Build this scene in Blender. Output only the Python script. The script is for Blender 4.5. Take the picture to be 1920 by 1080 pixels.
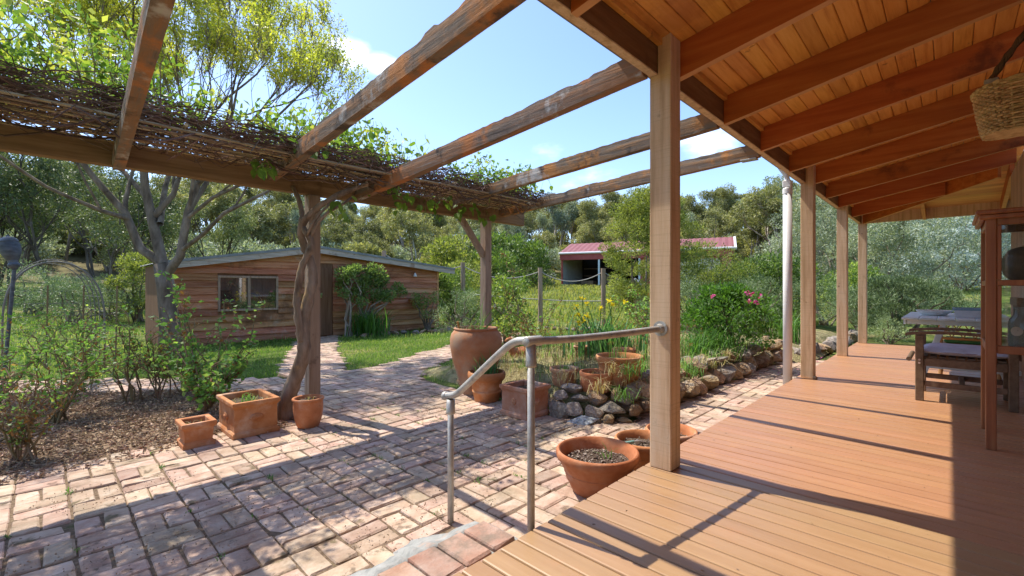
import bpy, math, random
import numpy as np
from mathutils import Vector, Matrix, noise as mnoise

for o in list(bpy.data.objects): bpy.data.objects.remove(o)
SC = bpy.context.scene
COL = SC.collection
rng = np.random.default_rng(7)
random.seed(7)

# ------------------------------------------------------------------ camera, sky, sun, exposure
CAM_H = 1.05
cam_d = bpy.data.cameras.new('camera'); cam = bpy.data.objects.new('camera', cam_d); COL.objects.link(cam)
cam.location = (0, 0, CAM_H); cam.rotation_euler = (math.radians(90), 0, math.radians(-46.0))
cam_d.sensor_width = 36; cam_d.lens = 15.94; cam_d.shift_y = 0.0005
cam_d.clip_start = 0.05; cam_d.clip_end = 2000
SC.camera = cam

SUNV = Vector((-0.116, 0.60, 1.0)).normalized()
sun_el = math.asin(SUNV.z); sun_az = math.atan2(SUNV.x, SUNV.y)
sd = bpy.data.lights.new('sun', 'SUN'); sun = bpy.data.objects.new('sun', sd); COL.objects.link(sun)
sd.energy = 2.45; sd.angle = math.radians(0.5); sd.color = (1.0, 0.94, 0.84)
sun.rotation_euler = SUNV.to_track_quat('Z', 'Y').to_euler(); sun.location = (0, 5, 20)

W = bpy.data.worlds.new('World'); SC.world = W; W.use_nodes = True
nt = W.node_tree; nt.nodes.clear()
def wn(t, **k):
    n = nt.nodes.new(t)
    for a, b in k.items(): setattr(n, a, b)
    return n
out = wn('ShaderNodeOutputWorld'); bg = wn('ShaderNodeBackground')
sky = wn('ShaderNodeTexSky'); sky.sky_type = 'NISHITA'; sky.sun_disc = False
sky.sun_elevation = sun_el; sky.sun_rotation = sun_az; sky.altitude = 300; sky.air_density = 1.0; sky.dust_density = 0.9; sky.ozone_density = 1.6
tc = wn('ShaderNodeTexCoord')
def cam_dir(px, py):
    v = Vector((.7193 + (px-960)/850*.6947, .6947 - (px-960)/850*.7193, (541-py)/850)); return v.normalized()
# small clouds: a soft mask round a direction times a noise
mask = None
for (px, py, wid, amt) in [(640, 98, .085, 1.0), (715, 120, .06, .9), (1015, 300, .09, .55), (1050, 25, .05, .35), (1330, 268, .10, .85), (820, 130, .05, .25), (560, 420, .16, .5), (1120, 330, .14, .5), (-400, 200, .3, .7), (2600, 250, .3, .7)]:
    d = cam_dir(px, py)
    dot = wn('ShaderNodeVectorMath', operation='DISTANCE'); 
    sc = wn('ShaderNodeVectorMath', operation='MULTIPLY'); sc.inputs[1].default_value = (1, 1, 1.9)
    nt.links.new(tc.outputs['Generated'], sc.inputs[0]); nt.links.new(sc.outputs[0], dot.inputs[0])
    dot.inputs[1].default_value = (d.x, d.y, d.z*1.9)
    mr = wn('ShaderNodeMapRange', interpolation_type='SMOOTHSTEP'); mr.inputs['From Min'].default_value = wid*1.25; mr.inputs['From Max'].default_value = wid*.1
    mr.inputs['To Max'].default_value = amt
    nt.links.new(dot.outputs['Value'], mr.inputs['Value'])
    if mask is None: mask = mr.outputs[0]
    else:
        mx = wn('ShaderNodeMath', operation='MAXIMUM'); nt.links.new(mask, mx.inputs[0]); nt.links.new(mr.outputs[0], mx.inputs[1]); mask = mx.outputs[0]
mp = wn('ShaderNodeMapping'); mp.inputs['Scale'].default_value = (1, 1, 2.2)
nz = wn('ShaderNodeTexNoise'); nz.inputs['Scale'].default_value = 9; nz.inputs['Detail'].default_value = 9; nz.inputs['Roughness'].default_value = .55
nt.links.new(tc.outputs['Generated'], mp.inputs[0]); nt.links.new(mp.outputs[0], nz.inputs['Vector'])
ad = wn('ShaderNodeMath', operation='MULTIPLY_ADD'); ad.inputs[1].default_value = .75; nt.links.new(mask, ad.inputs[0]); nt.links.new(nz.outputs['Fac'], ad.inputs[2])
mr = wn('ShaderNodeMapRange', interpolation_type='SMOOTHSTEP'); mr.inputs['From Min'].default_value = .80; mr.inputs['From Max'].default_value = 1.25; mr.inputs['To Max'].default_value = .62
nt.links.new(ad.outputs[0], mr.inputs['Value'])
mixc = wn('ShaderNodeMix', data_type='RGBA'); mixc.inputs['B'].default_value = (5.6, 5.9, 6.4, 1)
nt.links.new(mr.outputs[0], mixc.inputs['Factor'])
tint = wn('ShaderNodeMix', data_type='RGBA', blend_type='MULTIPLY'); tint.inputs['Factor'].default_value = 1; tint.inputs['B'].default_value = (.67, .705, .80, 1)
nt.links.new(sky.outputs[0], tint.inputs['A']); nt.links.new(tint.outputs['Result'], mixc.inputs['A'])
nt.links.new(mixc.outputs['Result'], bg.inputs['Color']); bg.inputs['Strength'].default_value = 0.135
nt.links.new(bg.outputs[0], out.inputs[0])

SC.view_settings.view_transform = 'Standard'; SC.view_settings.look = 'None'
SC.view_settings.exposure = 1.57; SC.view_settings.gamma = 1; SC.view_settings.use_curve_mapping = False
SC.render.engine = 'CYCLES'
SC.cycles.max_bounces = 12; SC.cycles.diffuse_bounces = 8; SC.cycles.transparent_max_bounces = 12
SC.cycles.use_denoising = True
SC.cycles.sample_clamp_indirect = 8

# ------------------------------------------------------------------ pixel -> place (measured once from the photo's vanishing points)
def G(px, py, z):
    d = 850*(CAM_H-z)/(py-541); r = (px-960)/850
    return Vector((d*(.7193+r*.6947), d*(.6947-r*.7193), z))
def D(px, py, d):
    r = (px-960)/850
    return Vector((d*(.7193+r*.6947), d*(.6947-r*.7193), CAM_H+(541-py)/850*d))

# ------------------------------------------------------------------ mesh helpers
class MB:
    def __init__(s): s.V = []; s.F = []
    def add(s, V, F, M=None):
        n = len(s.V)
        for v in V:
            v = Vector(v); s.V.append(M @ v if M is not None else v)
        s.F += [tuple(i+n for i in f) for f in F]
        return s
    def box(s, lo, hi, M=None):
        (a, b, c), (d, e, f) = lo, hi
        return s.add([(a,b,c),(d,b,c),(d,e,c),(a,e,c),(a,b,f),(d,b,f),(d,e,f),(a,e,f)],
              [(0,3,2,1),(4,5,6,7),(0,1,5,4),(1,2,6,5),(2,3,7,6),(3,0,4,7)], M)
    def cbox(s, lo, hi, ch=.004, M=None, jit=0):
        V = []; idx = {}
        for sx in (0,1):
            for sy in (0,1):
                for sz in (0,1):
                    for k in range(3):
                        p = [lo[0] if not sx else hi[0], lo[1] if not sy else hi[1], lo[2] if not sz else hi[2]]
                        for q, sg in enumerate((sx,sy,sz)):
                            if q != k: p[q] += ch if not sg else -ch
                        if jit: p = [c + random.uniform(-jit, jit) for c in p]
                        idx[(sx,sy,sz,k)] = len(V); V.append(p)
        F = []
        for k in range(3):
            a, b = [q for q in range(3) if q != k]
            for sg in (0,1):
                q = []
                for (u, v) in ((0,0),(1,0),(1,1),(0,1)):
                    c = [0,0,0]; c[k] = sg; c[a] = u; c[b] = v; q.append(idx[(*c, k)])
                if (sg == 0) != (k == 1): q.reverse()
                F.append(tuple(q))
        for k in range(3):
            a, b = [q for q in range(3) if q != k]
            for u in (0,1):
                for v in (0,1):
                    c0 = [0,0,0]; c0[a] = u; c0[b] = v; c1 = list(c0); c1[k] = 1
                    F.append((idx[(*c0,a)], idx[(*c1,a)], idx[(*c1,b)], idx[(*c0,b)]))
        for sx in (0,1):
            for sy in (0,1):
                for sz in (0,1): F.append(tuple(idx[(sx,sy,sz,k)] for k in range(3)))
        return s.add(V, F, M)
    def tube(s, pts, rad, n=6, cap=True):
        pts = [Vector(p) for p in pts]
        if not hasattr(rad, '__len__'): rad = [rad]*len(pts)
        t0 = (pts[1]-pts[0]).normalized()
        u = t0.orthogonal().normalized(); base = len(s.V)
        for i, p in enumerate(pts):
            t = (pts[min(i+1, len(pts)-1)] - pts[max(i-1, 0)])
            if t.length < 1e-9: t = t0
            t = t.normalized(); u = (u - t*u.dot(t))
            u = u.normalized() if u.length > 1e-6 else t.orthogonal().normalized()
            w = t.cross(u)
            for k in range(n):
                a = 2*math.pi*k/n; s.V.append(p + (u*math.cos(a) + w*math.sin(a))*rad[i])
        for i in range(len(pts)-1):
            for k in range(n):
                a = base+i*n+k; b = base+i*n+(k+1) % n
                s.F.append((a, b, b+n, a+n))
        if cap:
            s.F.append(tuple(base+k for k in reversed(range(n)))); e = base+(len(pts)-1)*n
            s.F.append(tuple(e+k for k in range(n)))
        return s
    def lathe(s, prof, n=32, c=(0,0,0), wob=0):
        b = len(s.V)
        for (r, z) in prof:
            for k in range(n):
                a = 2*math.pi*k/n; rr = r*(1+wob*math.sin(3*a+z*9)) 
                s.V.append(Vector((c[0]+rr*math.cos(a), c[1]+rr*math.sin(a), c[2]+z)))
        for i in range(len(prof)-1):
            for k in range(n):
                p = b+i*n+k; q = b+i*n+(k+1) % n; s.F.append((p, q, q+n, p+n))
        return s
    def rlathe(s, prof, hx, hy, M=None):
        V = []; F = []
        for (o, z) in prof: V += [(-hx-o,-hy-o,z),(hx+o,-hy-o,z),(hx+o,hy+o,z),(-hx-o,hy+o,z)]
        for i in range(len(prof)-1):
            for k in range(4):
                p = i*4+k; q = i*4+(k+1) % 4; F.append((p, q, q+4, p+4))
        return s.add(V, F, M)
    def disc(s, c, r, n=24, h=0):
        b = len(s.V); s.V.append(Vector((c[0],c[1],c[2]+h)))
        for k in range(n):
            a = 2*math.pi*k/n; s.V.append(Vector((c[0]+r*math.cos(a), c[1]+r*math.sin(a), c[2])))
        for k in range(n): s.F.append((b, b+1+k, b+1+(k+1) % n))
        return s
    def mesh(s, name, mat, smooth=False):
        me = bpy.data.meshes.new(name); me.from_pydata([tuple(v) for v in s.V], [], s.F)
        if mat: me.materials.append(mat)
        if smooth: me.shade_smooth() if hasattr(me, 'shade_smooth') else None
        me.update(); return me

def np_mesh(name, V, F, mat, mats=None):
    """V (n,3), F (m,k) arrays"""
    me = bpy.data.meshes.new(name); V = np.asarray(V, np.float32); F = np.asarray(F, np.int32)
    me.vertices.add(len(V)); me.vertices.foreach_set('co', V.ravel())
    me.loops.add(F.size); me.loops.foreach_set('vertex_index', F.ravel())
    me.polygons.add(len(F)); me.polygons.foreach_set('loop_start', np.arange(0, F.size, F.shape[1], dtype=np.int32))
    me.update(calc_edges=True)
    if mat: me.materials.append(mat)
    return me

WLOC = {}
def wloc(o): return WLOC.get(o.name, Vector((0,0,0))) if o else Vector((0,0,0))
def tag(o, label=None, cat=None, group=None, kind=None):
    if label: o['label'] = label
    if cat: o['category'] = cat
    if group: o['group'] = group
    if kind: o['kind'] = kind
    return o
def thing(name, label, cat, loc=(0,0,0), rz=0, group=None):
    o = bpy.data.objects.new(name, None); COL.objects.link(o); o.location = loc; o.rotation_euler = (0,0,rz)
    o.empty_display_size = .1
    WLOC[o.name] = Vector(loc); tag(o, label, cat, group); return o
def obj(name, me, parent=None, local=False, label=None, kind=None, loc=None, rz=0):
    o = bpy.data.objects.new(name, me); COL.objects.link(o)
    if parent is not None:
        o.parent = parent
        base = wloc(parent)
        if loc is not None: o.location = Vector(loc) if local else Vector(loc)-base
        elif not local: o.location = -base
        WLOC[o.name] = base + o.location if not local else base
    elif loc is not None: o.location = loc; WLOC[o.name] = Vector(loc)
    if rz: o.rotation_euler = (0,0,rz)
    tag(o, label, kind=kind); return o
def part(name, mb, mat, parent, smooth=False, **k):
    return obj(name, mb.mesh(name, mat, smooth), parent, **k)
def dup(t, loc, rz=None, label=None, scale=None):
    def cp(o, par):
        c = o.copy(); COL.objects.link(c)
        if par is not None: c.parent = par
        for ch in o.children: cp(ch, c)
        return c
    c = cp(t, None); c.location = loc; WLOC[c.name] = Vector(loc)
    if rz is not None: c.rotation_euler = (0,0,rz)
    if scale: c.scale = scale
    if label: c['label'] = label
    return c

# ------------------------------------------------------------------ materials
def hexc(c): return (*c, 1) if len(c) == 3 else c
def mat(name, cols, scale=8, stretch=(1,1,1), detail=7, rough=.7, bump=.2, bdist=.01, rand=.15, spec=.3, spots=(), metallic=0, coord='pos', nrough=.6, isl=False, lo=.3, hi=.7, bscale=None):
    m = bpy.data.materials.new(name); m.use_nodes = True; t = m.node_tree; N = t.nodes; L = t.links
    p = N['Principled BSDF']; p.inputs['Roughness'].default_value = rough; p.inputs['Metallic'].default_value = metallic
    p.inputs['Specular IOR Level'].default_value = spec
    if coord == 'pos': src = N.new('ShaderNodeNewGeometry').outputs['Position']
    else: src = N.new('ShaderNodeTexCoord').outputs['Object']
    mp = N.new('ShaderNodeMapping'); mp.inputs['Scale'].default_value = stretch; L.new(src, mp.inputs[0])
    oi = N.new('ShaderNodeObjectInfo'); rnd = oi.outputs['Random']
    if isl:
        gi = N.new('ShaderNodeNewGeometry'); a = N.new('ShaderNodeMath'); a.operation = 'ADD'; L.new(rnd, a.inputs[0]); L.new(gi.outputs['Random Per Island'], a.inputs[1])
        f = N.new('ShaderNodeMath'); f.operation = 'FRACT'; L.new(a.outputs[0], f.inputs[0]); rnd = f.outputs[0]
    if coord != 'pos':
        av = N.new('ShaderNodeVectorMath'); av.operation = 'ADD'; sx = N.new('ShaderNodeMath'); sx.operation = 'MULTIPLY'; sx.inputs[1].default_value = 37
        L.new(rnd, sx.inputs[0]); L.new(mp.outputs[0], av.inputs[0]); L.new(sx.outputs[0], av.inputs[1]); vec = av.outputs[0]
    else: vec = mp.outputs[0]
    n1 = N.new('ShaderNodeTexNoise'); n1.inputs['Scale'].default_value = scale; n1.inputs['Detail'].default_value = detail; n1.inputs['Roughness'].default_value = nrough
    L.new(vec, n1.inputs['Vector'])
    cr = N.new('ShaderNodeValToRGB'); e = cr.color_ramp.elements
    k = len(cols)
    e[0].position = lo; e[0].color = hexc(cols[0]); e[1].position = hi; e[1].color = hexc(cols[-1])
    for i in range(1, k-1):
        q = cr.color_ramp.elements.new(lo+(hi-lo)*i/(k-1)); q.color = hexc(cols[i])
    L.new(n1.outputs['Fac'], cr.inputs[0]); colr = cr.outputs[0]
    for sp_ in spots:
        c, s, l, h, st = sp_[:5]
        n2 = N.new('ShaderNodeTexNoise'); n2.inputs['Scale'].default_value = s; n2.inputs['Detail'].default_value = 6; n2.inputs['Roughness'].default_value = .65
        if len(sp_) > 5:
            m2 = N.new('ShaderNodeMapping'); m2.inputs['Scale'].default_value = sp_[5]; m2.inputs['Rotation'].default_value = sp_[6] if len(sp_) > 6 else (.35, .35, 0); L.new(src, m2.inputs[0]); L.new(m2.outputs[0], n2.inputs['Vector'])
        else: L.new(src if coord == 'pos' else vec, n2.inputs['Vector'])
        mr = N.new('ShaderNodeMapRange'); mr.interpolation_type = 'SMOOTHSTEP'; mr.inputs['From Min'].default_value = l; mr.inputs['From Max'].default_value = h; mr.inputs['To Max'].default_value = st
        L.new(n2.outputs['Fac'], mr.inputs['Value'])
        mx = N.new('ShaderNodeMix'); mx.data_type = 'RGBA'; mx.inputs['B'].default_value = hexc(c); L.new(mr.outputs[0], mx.inputs['Factor']); L.new(colr, mx.inputs['A']); colr = mx.outputs['Result']
    if rand:
        hs = N.new('ShaderNodeHueSaturation'); mr = N.new('ShaderNodeMapRange'); mr.inputs['To Min'].default_value = 1-rand; mr.inputs['To Max'].default_value = 1+rand
        L.new(rnd, mr.inputs['Value']); L.new(mr.outputs[0], hs.inputs['Value']); L.new(colr, hs.inputs['Color']); colr = hs.outputs[0]
        ml = N.new('ShaderNodeMath'); ml.operation = 'MULTIPLY'; ml.inputs[1].default_value = 7.31; L.new(rnd, ml.inputs[0])
        fr = N.new('ShaderNodeMath'); fr.operation = 'FRACT'; L.new(ml.outputs[0], fr.inputs[0])
        mh = N.new('ShaderNodeMapRange'); mh.inputs['To Min'].default_value = .5-rand*.06; mh.inputs['To Max'].default_value = .5+rand*.06; L.new(fr.outputs[0], mh.inputs['Value']); L.new(mh.outputs[0], hs.inputs['Hue'])
    L.new(colr, p.inputs['Base Color'])
    if bump:
        b = N.new('ShaderNodeBump'); b.inputs['Strength'].default_value = bump; b.inputs['Distance'].default_value = bdist
        if bscale:
            n3 = N.new('ShaderNodeTexNoise'); n3.inputs['Scale'].default_value = bscale; n3.inputs['Detail'].default_value = 5; L.new(vec, n3.inputs['Vector']); L.new(n3.outputs['Fac'], b.inputs['Height'])
        else: L.new(n1.outputs['Fac'], b.inputs['Height'])
        L.new(b.outputs[0], p.inputs['Normal'])
    return m

def leafmat(name, c1, c2, c3=None, trans=.4, rough=.5, spec=.3, nscale=1.5):
    m = bpy.data.materials.new(name); m.use_nodes = True; t = m.node_tree; N = t.nodes; L = t.links
    p = N['Principled BSDF']; p.inputs['Roughness'].default_value = rough; p.inputs['Specular IOR Level'].default_value = spec
    g = N.new('ShaderNodeNewGeometry'); nz = N.new('ShaderNodeTexNoise'); nz.inputs['Scale'].default_value = nscale; nz.inputs['Detail'].default_value = 3
    L.new(g.outputs['Position'], nz.inputs['Vector'])
    a = N.new('ShaderNodeMath'); a.operation = 'MULTIPLY_ADD'; a.inputs[1].default_value = .55; L.new(g.outputs['Random Per Island'], a.inputs[0])
    s = N.new('ShaderNodeMath'); s.operation = 'MULTIPLY_ADD'; s.inputs[1].default_value = 1.0; s.inputs[2].default_value = -.28; L.new(nz.outputs['Fac'], s.inputs[0]); L.new(s.outputs[0], a.inputs[2])
    oi = N.new('ShaderNodeObjectInfo'); o2 = N.new('ShaderNodeMath'); o2.operation = 'MULTIPLY_ADD'; o2.inputs[1].default_value = .4; o2.inputs[2].default_value = -.2; L.new(oi.outputs['Random'], o2.inputs[0])
    a2 = N.new('ShaderNodeMath'); a2.operation = 'ADD'; L.new(a.outputs[0], a2.inputs[0]); L.new(o2.outputs[0], a2.inputs[1])
    cr = N.new('ShaderNodeValToRGB'); e = cr.color_ramp.elements; e[0].color = hexc(c1); e[0].position = .1; e[1].color = hexc(c2); e[1].position = .72
    if c3: q = e.new(.93); q.color = hexc(c3)
    L.new(a2.outputs[0], cr.inputs[0]); L.new(cr.outputs[0], p.inputs['Base Color'])
    tr = N.new('ShaderNodeBsdfTranslucent'); mx = N.new('ShaderNodeMixShader'); mx.inputs[0].default_value = trans
    br = N.new('ShaderNodeMix'); br.data_type = 'RGBA'; br.blend_type = 'MULTIPLY'; br.inputs['Factor'].default_value = 1; br.inputs['B'].default_value = (1.6, 1.7, .9, 1)
    L.new(cr.outputs[0], br.inputs['A']); L.new(br.outputs['Result'], tr.inputs['Color'])
    L.new(p.outputs[0], mx.inputs[1]); L.new(tr.outputs[0], mx.inputs[2]); L.new(mx.outputs[0], N['Material Output'].inputs[0])
    return m
def plain(name, c, rough=.5, metallic=0, spec=.4): 
    return mat(name, [tuple(x*.85 for x in c), c, tuple(min(1,x*1.1) for x in c)], scale=14, rough=rough, metallic=metallic, spec=spec, bump=.08, rand=.05)
def glassmat(name, tint=(1,1,1), milk=0):
    m = bpy.data.materials.new(name); m.use_nodes = True; t = m.node_tree; N = t.nodes; L = t.links; N.remove(N['Principled BSDF'])
    tr = N.new('ShaderNodeBsdfTransparent'); tr.inputs[0].default_value = (*tint, 1); gl = N.new('ShaderNodeBsdfGlossy'); gl.inputs['Roughness'].default_value = .02
    fr = N.new('ShaderNodeFresnel'); fr.inputs[0].default_value = 1.5; mx = N.new('ShaderNodeMixShader')
    L.new(fr.outputs[0], mx.inputs[0]); L.new(tr.outputs[0], mx.inputs[1]); L.new(gl.outputs[0], mx.inputs[2]); L.new(mx.outputs[0], N['Material Output'].inputs[0])
    if milk:
        df = N.new('ShaderNodeBsdfDiffuse'); df.inputs[0].default_value = (.75,.76,.74,1); m2 = N.new('ShaderNodeMixShader'); m2.inputs[0].default_value = milk; L.new(mx.outputs[0], m2.inputs[1]); L.new(df.outputs[0], m2.inputs[2]); L.new(m2.outputs[0], N['Material Output'].inputs[0])
    return m

BRICKC = [(.36,.23,.16),(.46,.325,.235),(.54,.42,.325)]
M = {}
M['brick'] = mat('brick_clay', BRICKC, scale=9, rough=.9, bump=.6, bdist=.008, rand=.21, isl=True, spec=.15, bscale=55,
    spots=[((.24,.18,.12), 1.9, .50, .70, .7), ((.52,.43,.34), 4.0, .58, .75, .6), ((.12,.085,.055), 11, .56, .68, .75), ((.15,.12,.06), 5.5, .60, .68, .6)])
M['brick_red'] = mat('brick_step', [(.33,.185,.125),(.40,.26,.19),(.45,.34,.27)], scale=7, rough=.92, bump=.6, bdist=.008, rand=.12, spec=.1, bscale=70,
    spots=[((.20,.16,.12), 5, .45, .66, .85), ((.36,.36,.33), 4.2, .6, .72, .7)])
M['joint'] = mat('joint_dirt', [(.09,.06,.04),(.17,.12,.08),(.26,.19,.12)], scale=40, rough=1, bump=.8, rand=0, spec=.05, spots=[((.07,.09,.03), 3, .58, .7, .6)])
M['mortar'] = mat('mortar', [(.20,.205,.195),(.29,.29,.27),(.36,.355,.33)], scale=14, rough=.95, bump=.6, rand=0, spec=.1, bscale=50, spots=[((.40,.27,.20), 5, .58, .7, .7)])
M['soil'] = mat('soil', [(.05,.035,.025),(.12,.085,.06),(.26,.20,.15)], scale=70, rough=1, bump=1, bdist=.02, rand=.2, spec=.05)
M['mulch'] = mat('mulch', [(.11,.075,.045),(.26,.18,.115),(.42,.31,.22)], scale=30, stretch=(1,1.6,1), rough=1, bump=1, bdist=.02, rand=0, spec=.05, spots=[((.06,.04,.025), 1.4, .5, .68, .6)])
M['chip'] = mat('bark_chip', [(.19,.12,.075),(.42,.30,.20),(.64,.51,.38)], scale=20, rough=.95, bump=.2, rand=.35, isl=True, spec=.1)
M['grass_ground'] = mat('grass_ground', [(.05,.085,.02),(.11,.15,.035),(.20,.20,.06)], scale=2.2, rough=1, bump=.8, bdist=.03, rand=0, spec=.05, bscale=60, spots=[((.30,.25,.11), .35, .52, .66, .8), ((.16,.11,.06), .9, .64, .74, .6)])
M['bed'] = mat('garden_bed', [(.17,.13,.07),(.32,.27,.14),(.40,.36,.18)], scale=12, rough=1, bump=1, bdist=.03, rand=0, spec=.05, bscale=60, spots=[((.12,.16,.04), 1.6, .5, .64, .7)])
def decking(name, cols, **k): return mat(name, cols, scale=2.6, stretch=(9, .7, 9), rough=.40, bump=.10, rand=.055, spec=.45, nrough=.7, **k)
M['deck_tan'] = decking('deck_paint_tan', [(.31,.178,.084),(.345,.203,.099),(.375,.228,.116)], spots=[((.42,.20,.09), 1.7, .55, .7, .5), ((.30,.17,.08), 11, .66, .74, .5)])
M['deck_red'] = decking('deck_paint_red', [(.335,.165,.078),(.385,.195,.096),(.42,.222,.114)], spots=[((.48,.25,.10), 1.1, .55, .7, .6), ((.50,.33,.24), 6, .64, .74, .4)])
def timber(name, cols, ax, s=3.0, rough=.75, **k):
    st = [14,14,14]; st[ax] = 1.0
    return mat(name, cols, scale=s, stretch=tuple(st), rough=rough, nrough=.65, **k)
M['post'] = timber('post_timber', [(.46,.30,.165),(.65,.465,.285),(.72,.545,.36)], 2, s=1.5, bump=.35, rand=.05, spec=.2, spots=[((.22,.12,.05), 9, .68, .76, .7), ((.66,.54,.39), 2.5, .55, .7, .5), ((.40,.27,.15), 1.2, .52, .64, .30, (2,2,130)), ((.20,.11,.05), 5, .64, .72, .85), ((.15,.085,.04), 1.0, .66, .71, .8, (38,38,.9), (0,0,0)), ((.40,.26,.13), .8, .52, .66, .55, (22,22,.6), (0,0,0))])
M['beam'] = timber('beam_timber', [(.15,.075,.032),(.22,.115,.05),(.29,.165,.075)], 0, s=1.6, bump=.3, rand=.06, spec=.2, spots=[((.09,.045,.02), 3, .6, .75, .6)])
M['rafter'] = timber('rafter_timber', [(.34,.085,.016),(.44,.125,.025),(.52,.175,.04)], 1, s=1.2, bump=.2, rand=.10, spec=.3, rough=.55, spots=[((.10,.03,.012), 2.2, .58, .74, .75), ((.42,.20,.08), 5, .66, .74, .35)])
M['lining'] = timber('lining_timber', [(.52,.205,.04),(.68,.32,.07),(.74,.38,.105)], 0, s=2.2, bump=.15, rand=.13, spec=.3, rough=.5, spots=[((.20,.06,.018), 7, .64, .72, .85), ((.33,.11,.03), 1.5, .55, .7, .5)])
M['lining2'] = timber('lining_timber_far', [(.48,.23,.08),(.62,.33,.125),(.68,.40,.17)], 1, s=2.2, bump=.15, rand=.16, spec=.3, rough=.5, spots=[((.22,.08,.025), 9, .66, .74, .8)])
M['log'] = timber('log_timber', [(.11,.085,.07),(.22,.165,.125),(.30,.16,.085),(.33,.29,.25)], 1, s=1.3, bump=.9, bdist=.015, rand=.12, spec=.1, rough=.95, lo=.28, hi=.74, spots=[((.50,.20,.07), 1.7, .52, .62, .85), ((.07,.06,.055), 3.0, .56, .66, .85), ((.50,.47,.43), 2.6, .56, .66, .85)])
M['grey_timber'] = timber('grey_timber', [(.22,.15,.10),(.36,.26,.18),(.42,.33,.25)], 2, s=1.6, bump=.5, rand=.1, spec=.15, rough=.9, spots=[((.14,.09,.06), 5, .6, .72, .6)])
M['perg_beam'] = timber('pergola_beam', [(.17,.105,.055),(.26,.165,.085),(.34,.23,.13)], 0, s=1.6, bump=.4, rand=.1, spec=.15, rough=.9, spots=[((.10,.06,.035), 2.5, .58, .7, .7)])
M['cane'] = mat('cane', [(.26,.17,.085),(.44,.32,.17),(.54,.42,.25)], scale=9, stretch=(1,10,10), rough=.8, bump=.3, rand=.25, isl=True)
M['twig'] = mat('twig', [(.07,.045,.033),(.15,.10,.075),(.25,.18,.14)], scale=5, rough=.95, bump=0, rand=.4, isl=True, spec=.1)
M['bark'] = mat('bark', [(.09,.07,.05),(.20,.16,.115),(.33,.275,.21)], scale=7, stretch=(1,1,.35), rough=.95, bump=.8, bdist=.02, rand=.1, spec=.1, spots=[((.20,.19,.08), 3, .62, .72, .4)])
M['gumbark'] = mat('gum_bark', [(.12,.09,.07),(.30,.25,.20),(.52,.47,.41)], scale=2, stretch=(1,1,.3), rough=.9, bump=.3, rand=.25, spec=.1)
M['vine'] = mat('vine_bark', [(.13,.085,.055),(.26,.185,.125),(.38,.28,.20)], scale=14, stretch=(1,1,.25), rough=.95, bump=1, bdist=.02, rand=.05, spec=.1, spots=[((.45,.28,.10), 3, .62, .7, .5)])
M['cane_green'] = mat('rose_cane', [(.09,.10,.03),(.17,.13,.06),(.20,.10,.05)], scale=4, rough=.7, bump=.1, rand=.3, isl=True)
M['terra'] = mat('terracotta', [(.38,.135,.05),(.47,.185,.075),(.53,.26,.13)], scale=7, rough=.85, bump=.25, rand=.1, spec=.2, bscale=40, spots=[((.60,.42,.30), 2.6, .52, .70, .7), ((.22,.09,.045), 6, .58, .72, .6), ((.30,.20,.12), 3.5, .62, .74, .6)])
M['terra_pale'] = mat('terracotta_pale', [(.40,.17,.08),(.47,.24,.14),(.50,.33,.23)], scale=6, rough=.9, bump=.3, rand=.1, spec=.15, bscale=40, spots=[((.52,.42,.33), 4, .55, .7, .7), ((.28,.13,.08), 5, .6, .72, .5)])
M['stone_grey'] = mat('stone_grey', [(.15,.125,.105),(.27,.23,.19),(.40,.355,.30)], scale=6, rough=.9, bump=.8, bdist=.02, rand=.22, spec=.2, coord='obj', bscale=14, spots=[((.33,.22,.13), 2.5, .55, .68, .6)])
M['stone_tan'] = mat('stone_tan', [(.19,.12,.07),(.38,.25,.145),(.50,.38,.25)], scale=5, rough=.95, bump=1, bdist=.03, rand=.2, spec=.1, coord='obj', bscale=12, spots=[((.26,.24,.22), 2.2, .5, .65, .7), ((.12,.08,.05), 5, .6, .7, .7)])
M['stone_blue'] = mat('stone_blue', [(.16,.17,.17),(.36,.38,.38),(.52,.53,.52)], scale=5, rough=.85, bump=.8, bdist=.02, rand=.05, spec=.25, coord='obj', bscale=16, spots=[((.10,.10,.10), 4, .55, .66, .8)])
M['galv'] = mat('galvanised_pipe', [(.30,.29,.27),(.44,.42,.38),(.56,.53,.47)], scale=16, rough=.5, bump=.15, rand=.03, spec=.5, metallic=.55, spots=[((.30,.22,.15), 7, .64, .74, .5)])
M['white_pvc'] = mat('white_pvc', [(.72,.70,.68),(.78,.76,.74)], rough=.4, bump=0, rand=0)
M['shed_board'] = timber('shed_board', [(.28,.115,.05),(.48,.225,.11),(.56,.33,.185)], 0, s=1.3, bump=.8, bdist=.03, rand=.28, spec=.12, rough=.95, spots=[((.50,.38,.28), 2.2, .56, .7, .7), ((.16,.075,.04), 1.3, .55, .68, .75)])
M['shed_door'] = timber('shed_door', [(.15,.075,.042),(.22,.115,.065),(.27,.155,.09)], 2, s=1.3, bump=.3, rand=.1, spec=.12, rough=.95)
M['fascia'] = timber('fascia', [(.32,.27,.21),(.46,.41,.34),(.56,.52,.46)], 0, s=1.3, bump=.5, rand=.05, spec=.12, rough=.95, spots=[((.25,.17,.12), 4, .56, .68, .7)])
M['zinc'] = mat('zinc_roof', [(.15,.165,.165),(.21,.23,.23),(.27,.29,.285)], scale=4, rough=.5, metallic=.4, bump=.05, rand=0)
M['red_metal'] = mat('red_metal', [(.36,.075,.06),(.42,.095,.075),(.46,.12,.10)], scale=3, rough=.5, bump=.03, rand=.05)
M['red_roof'] = mat('red_roof', [(.22,.065,.052),(.26,.085,.07),(.29,.105,.085)], scale=3, rough=.45, bump=.03, rand=.05)
M['shed_steel'] = plain('shed_steel', (.42,.44,.42), .5)
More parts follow.
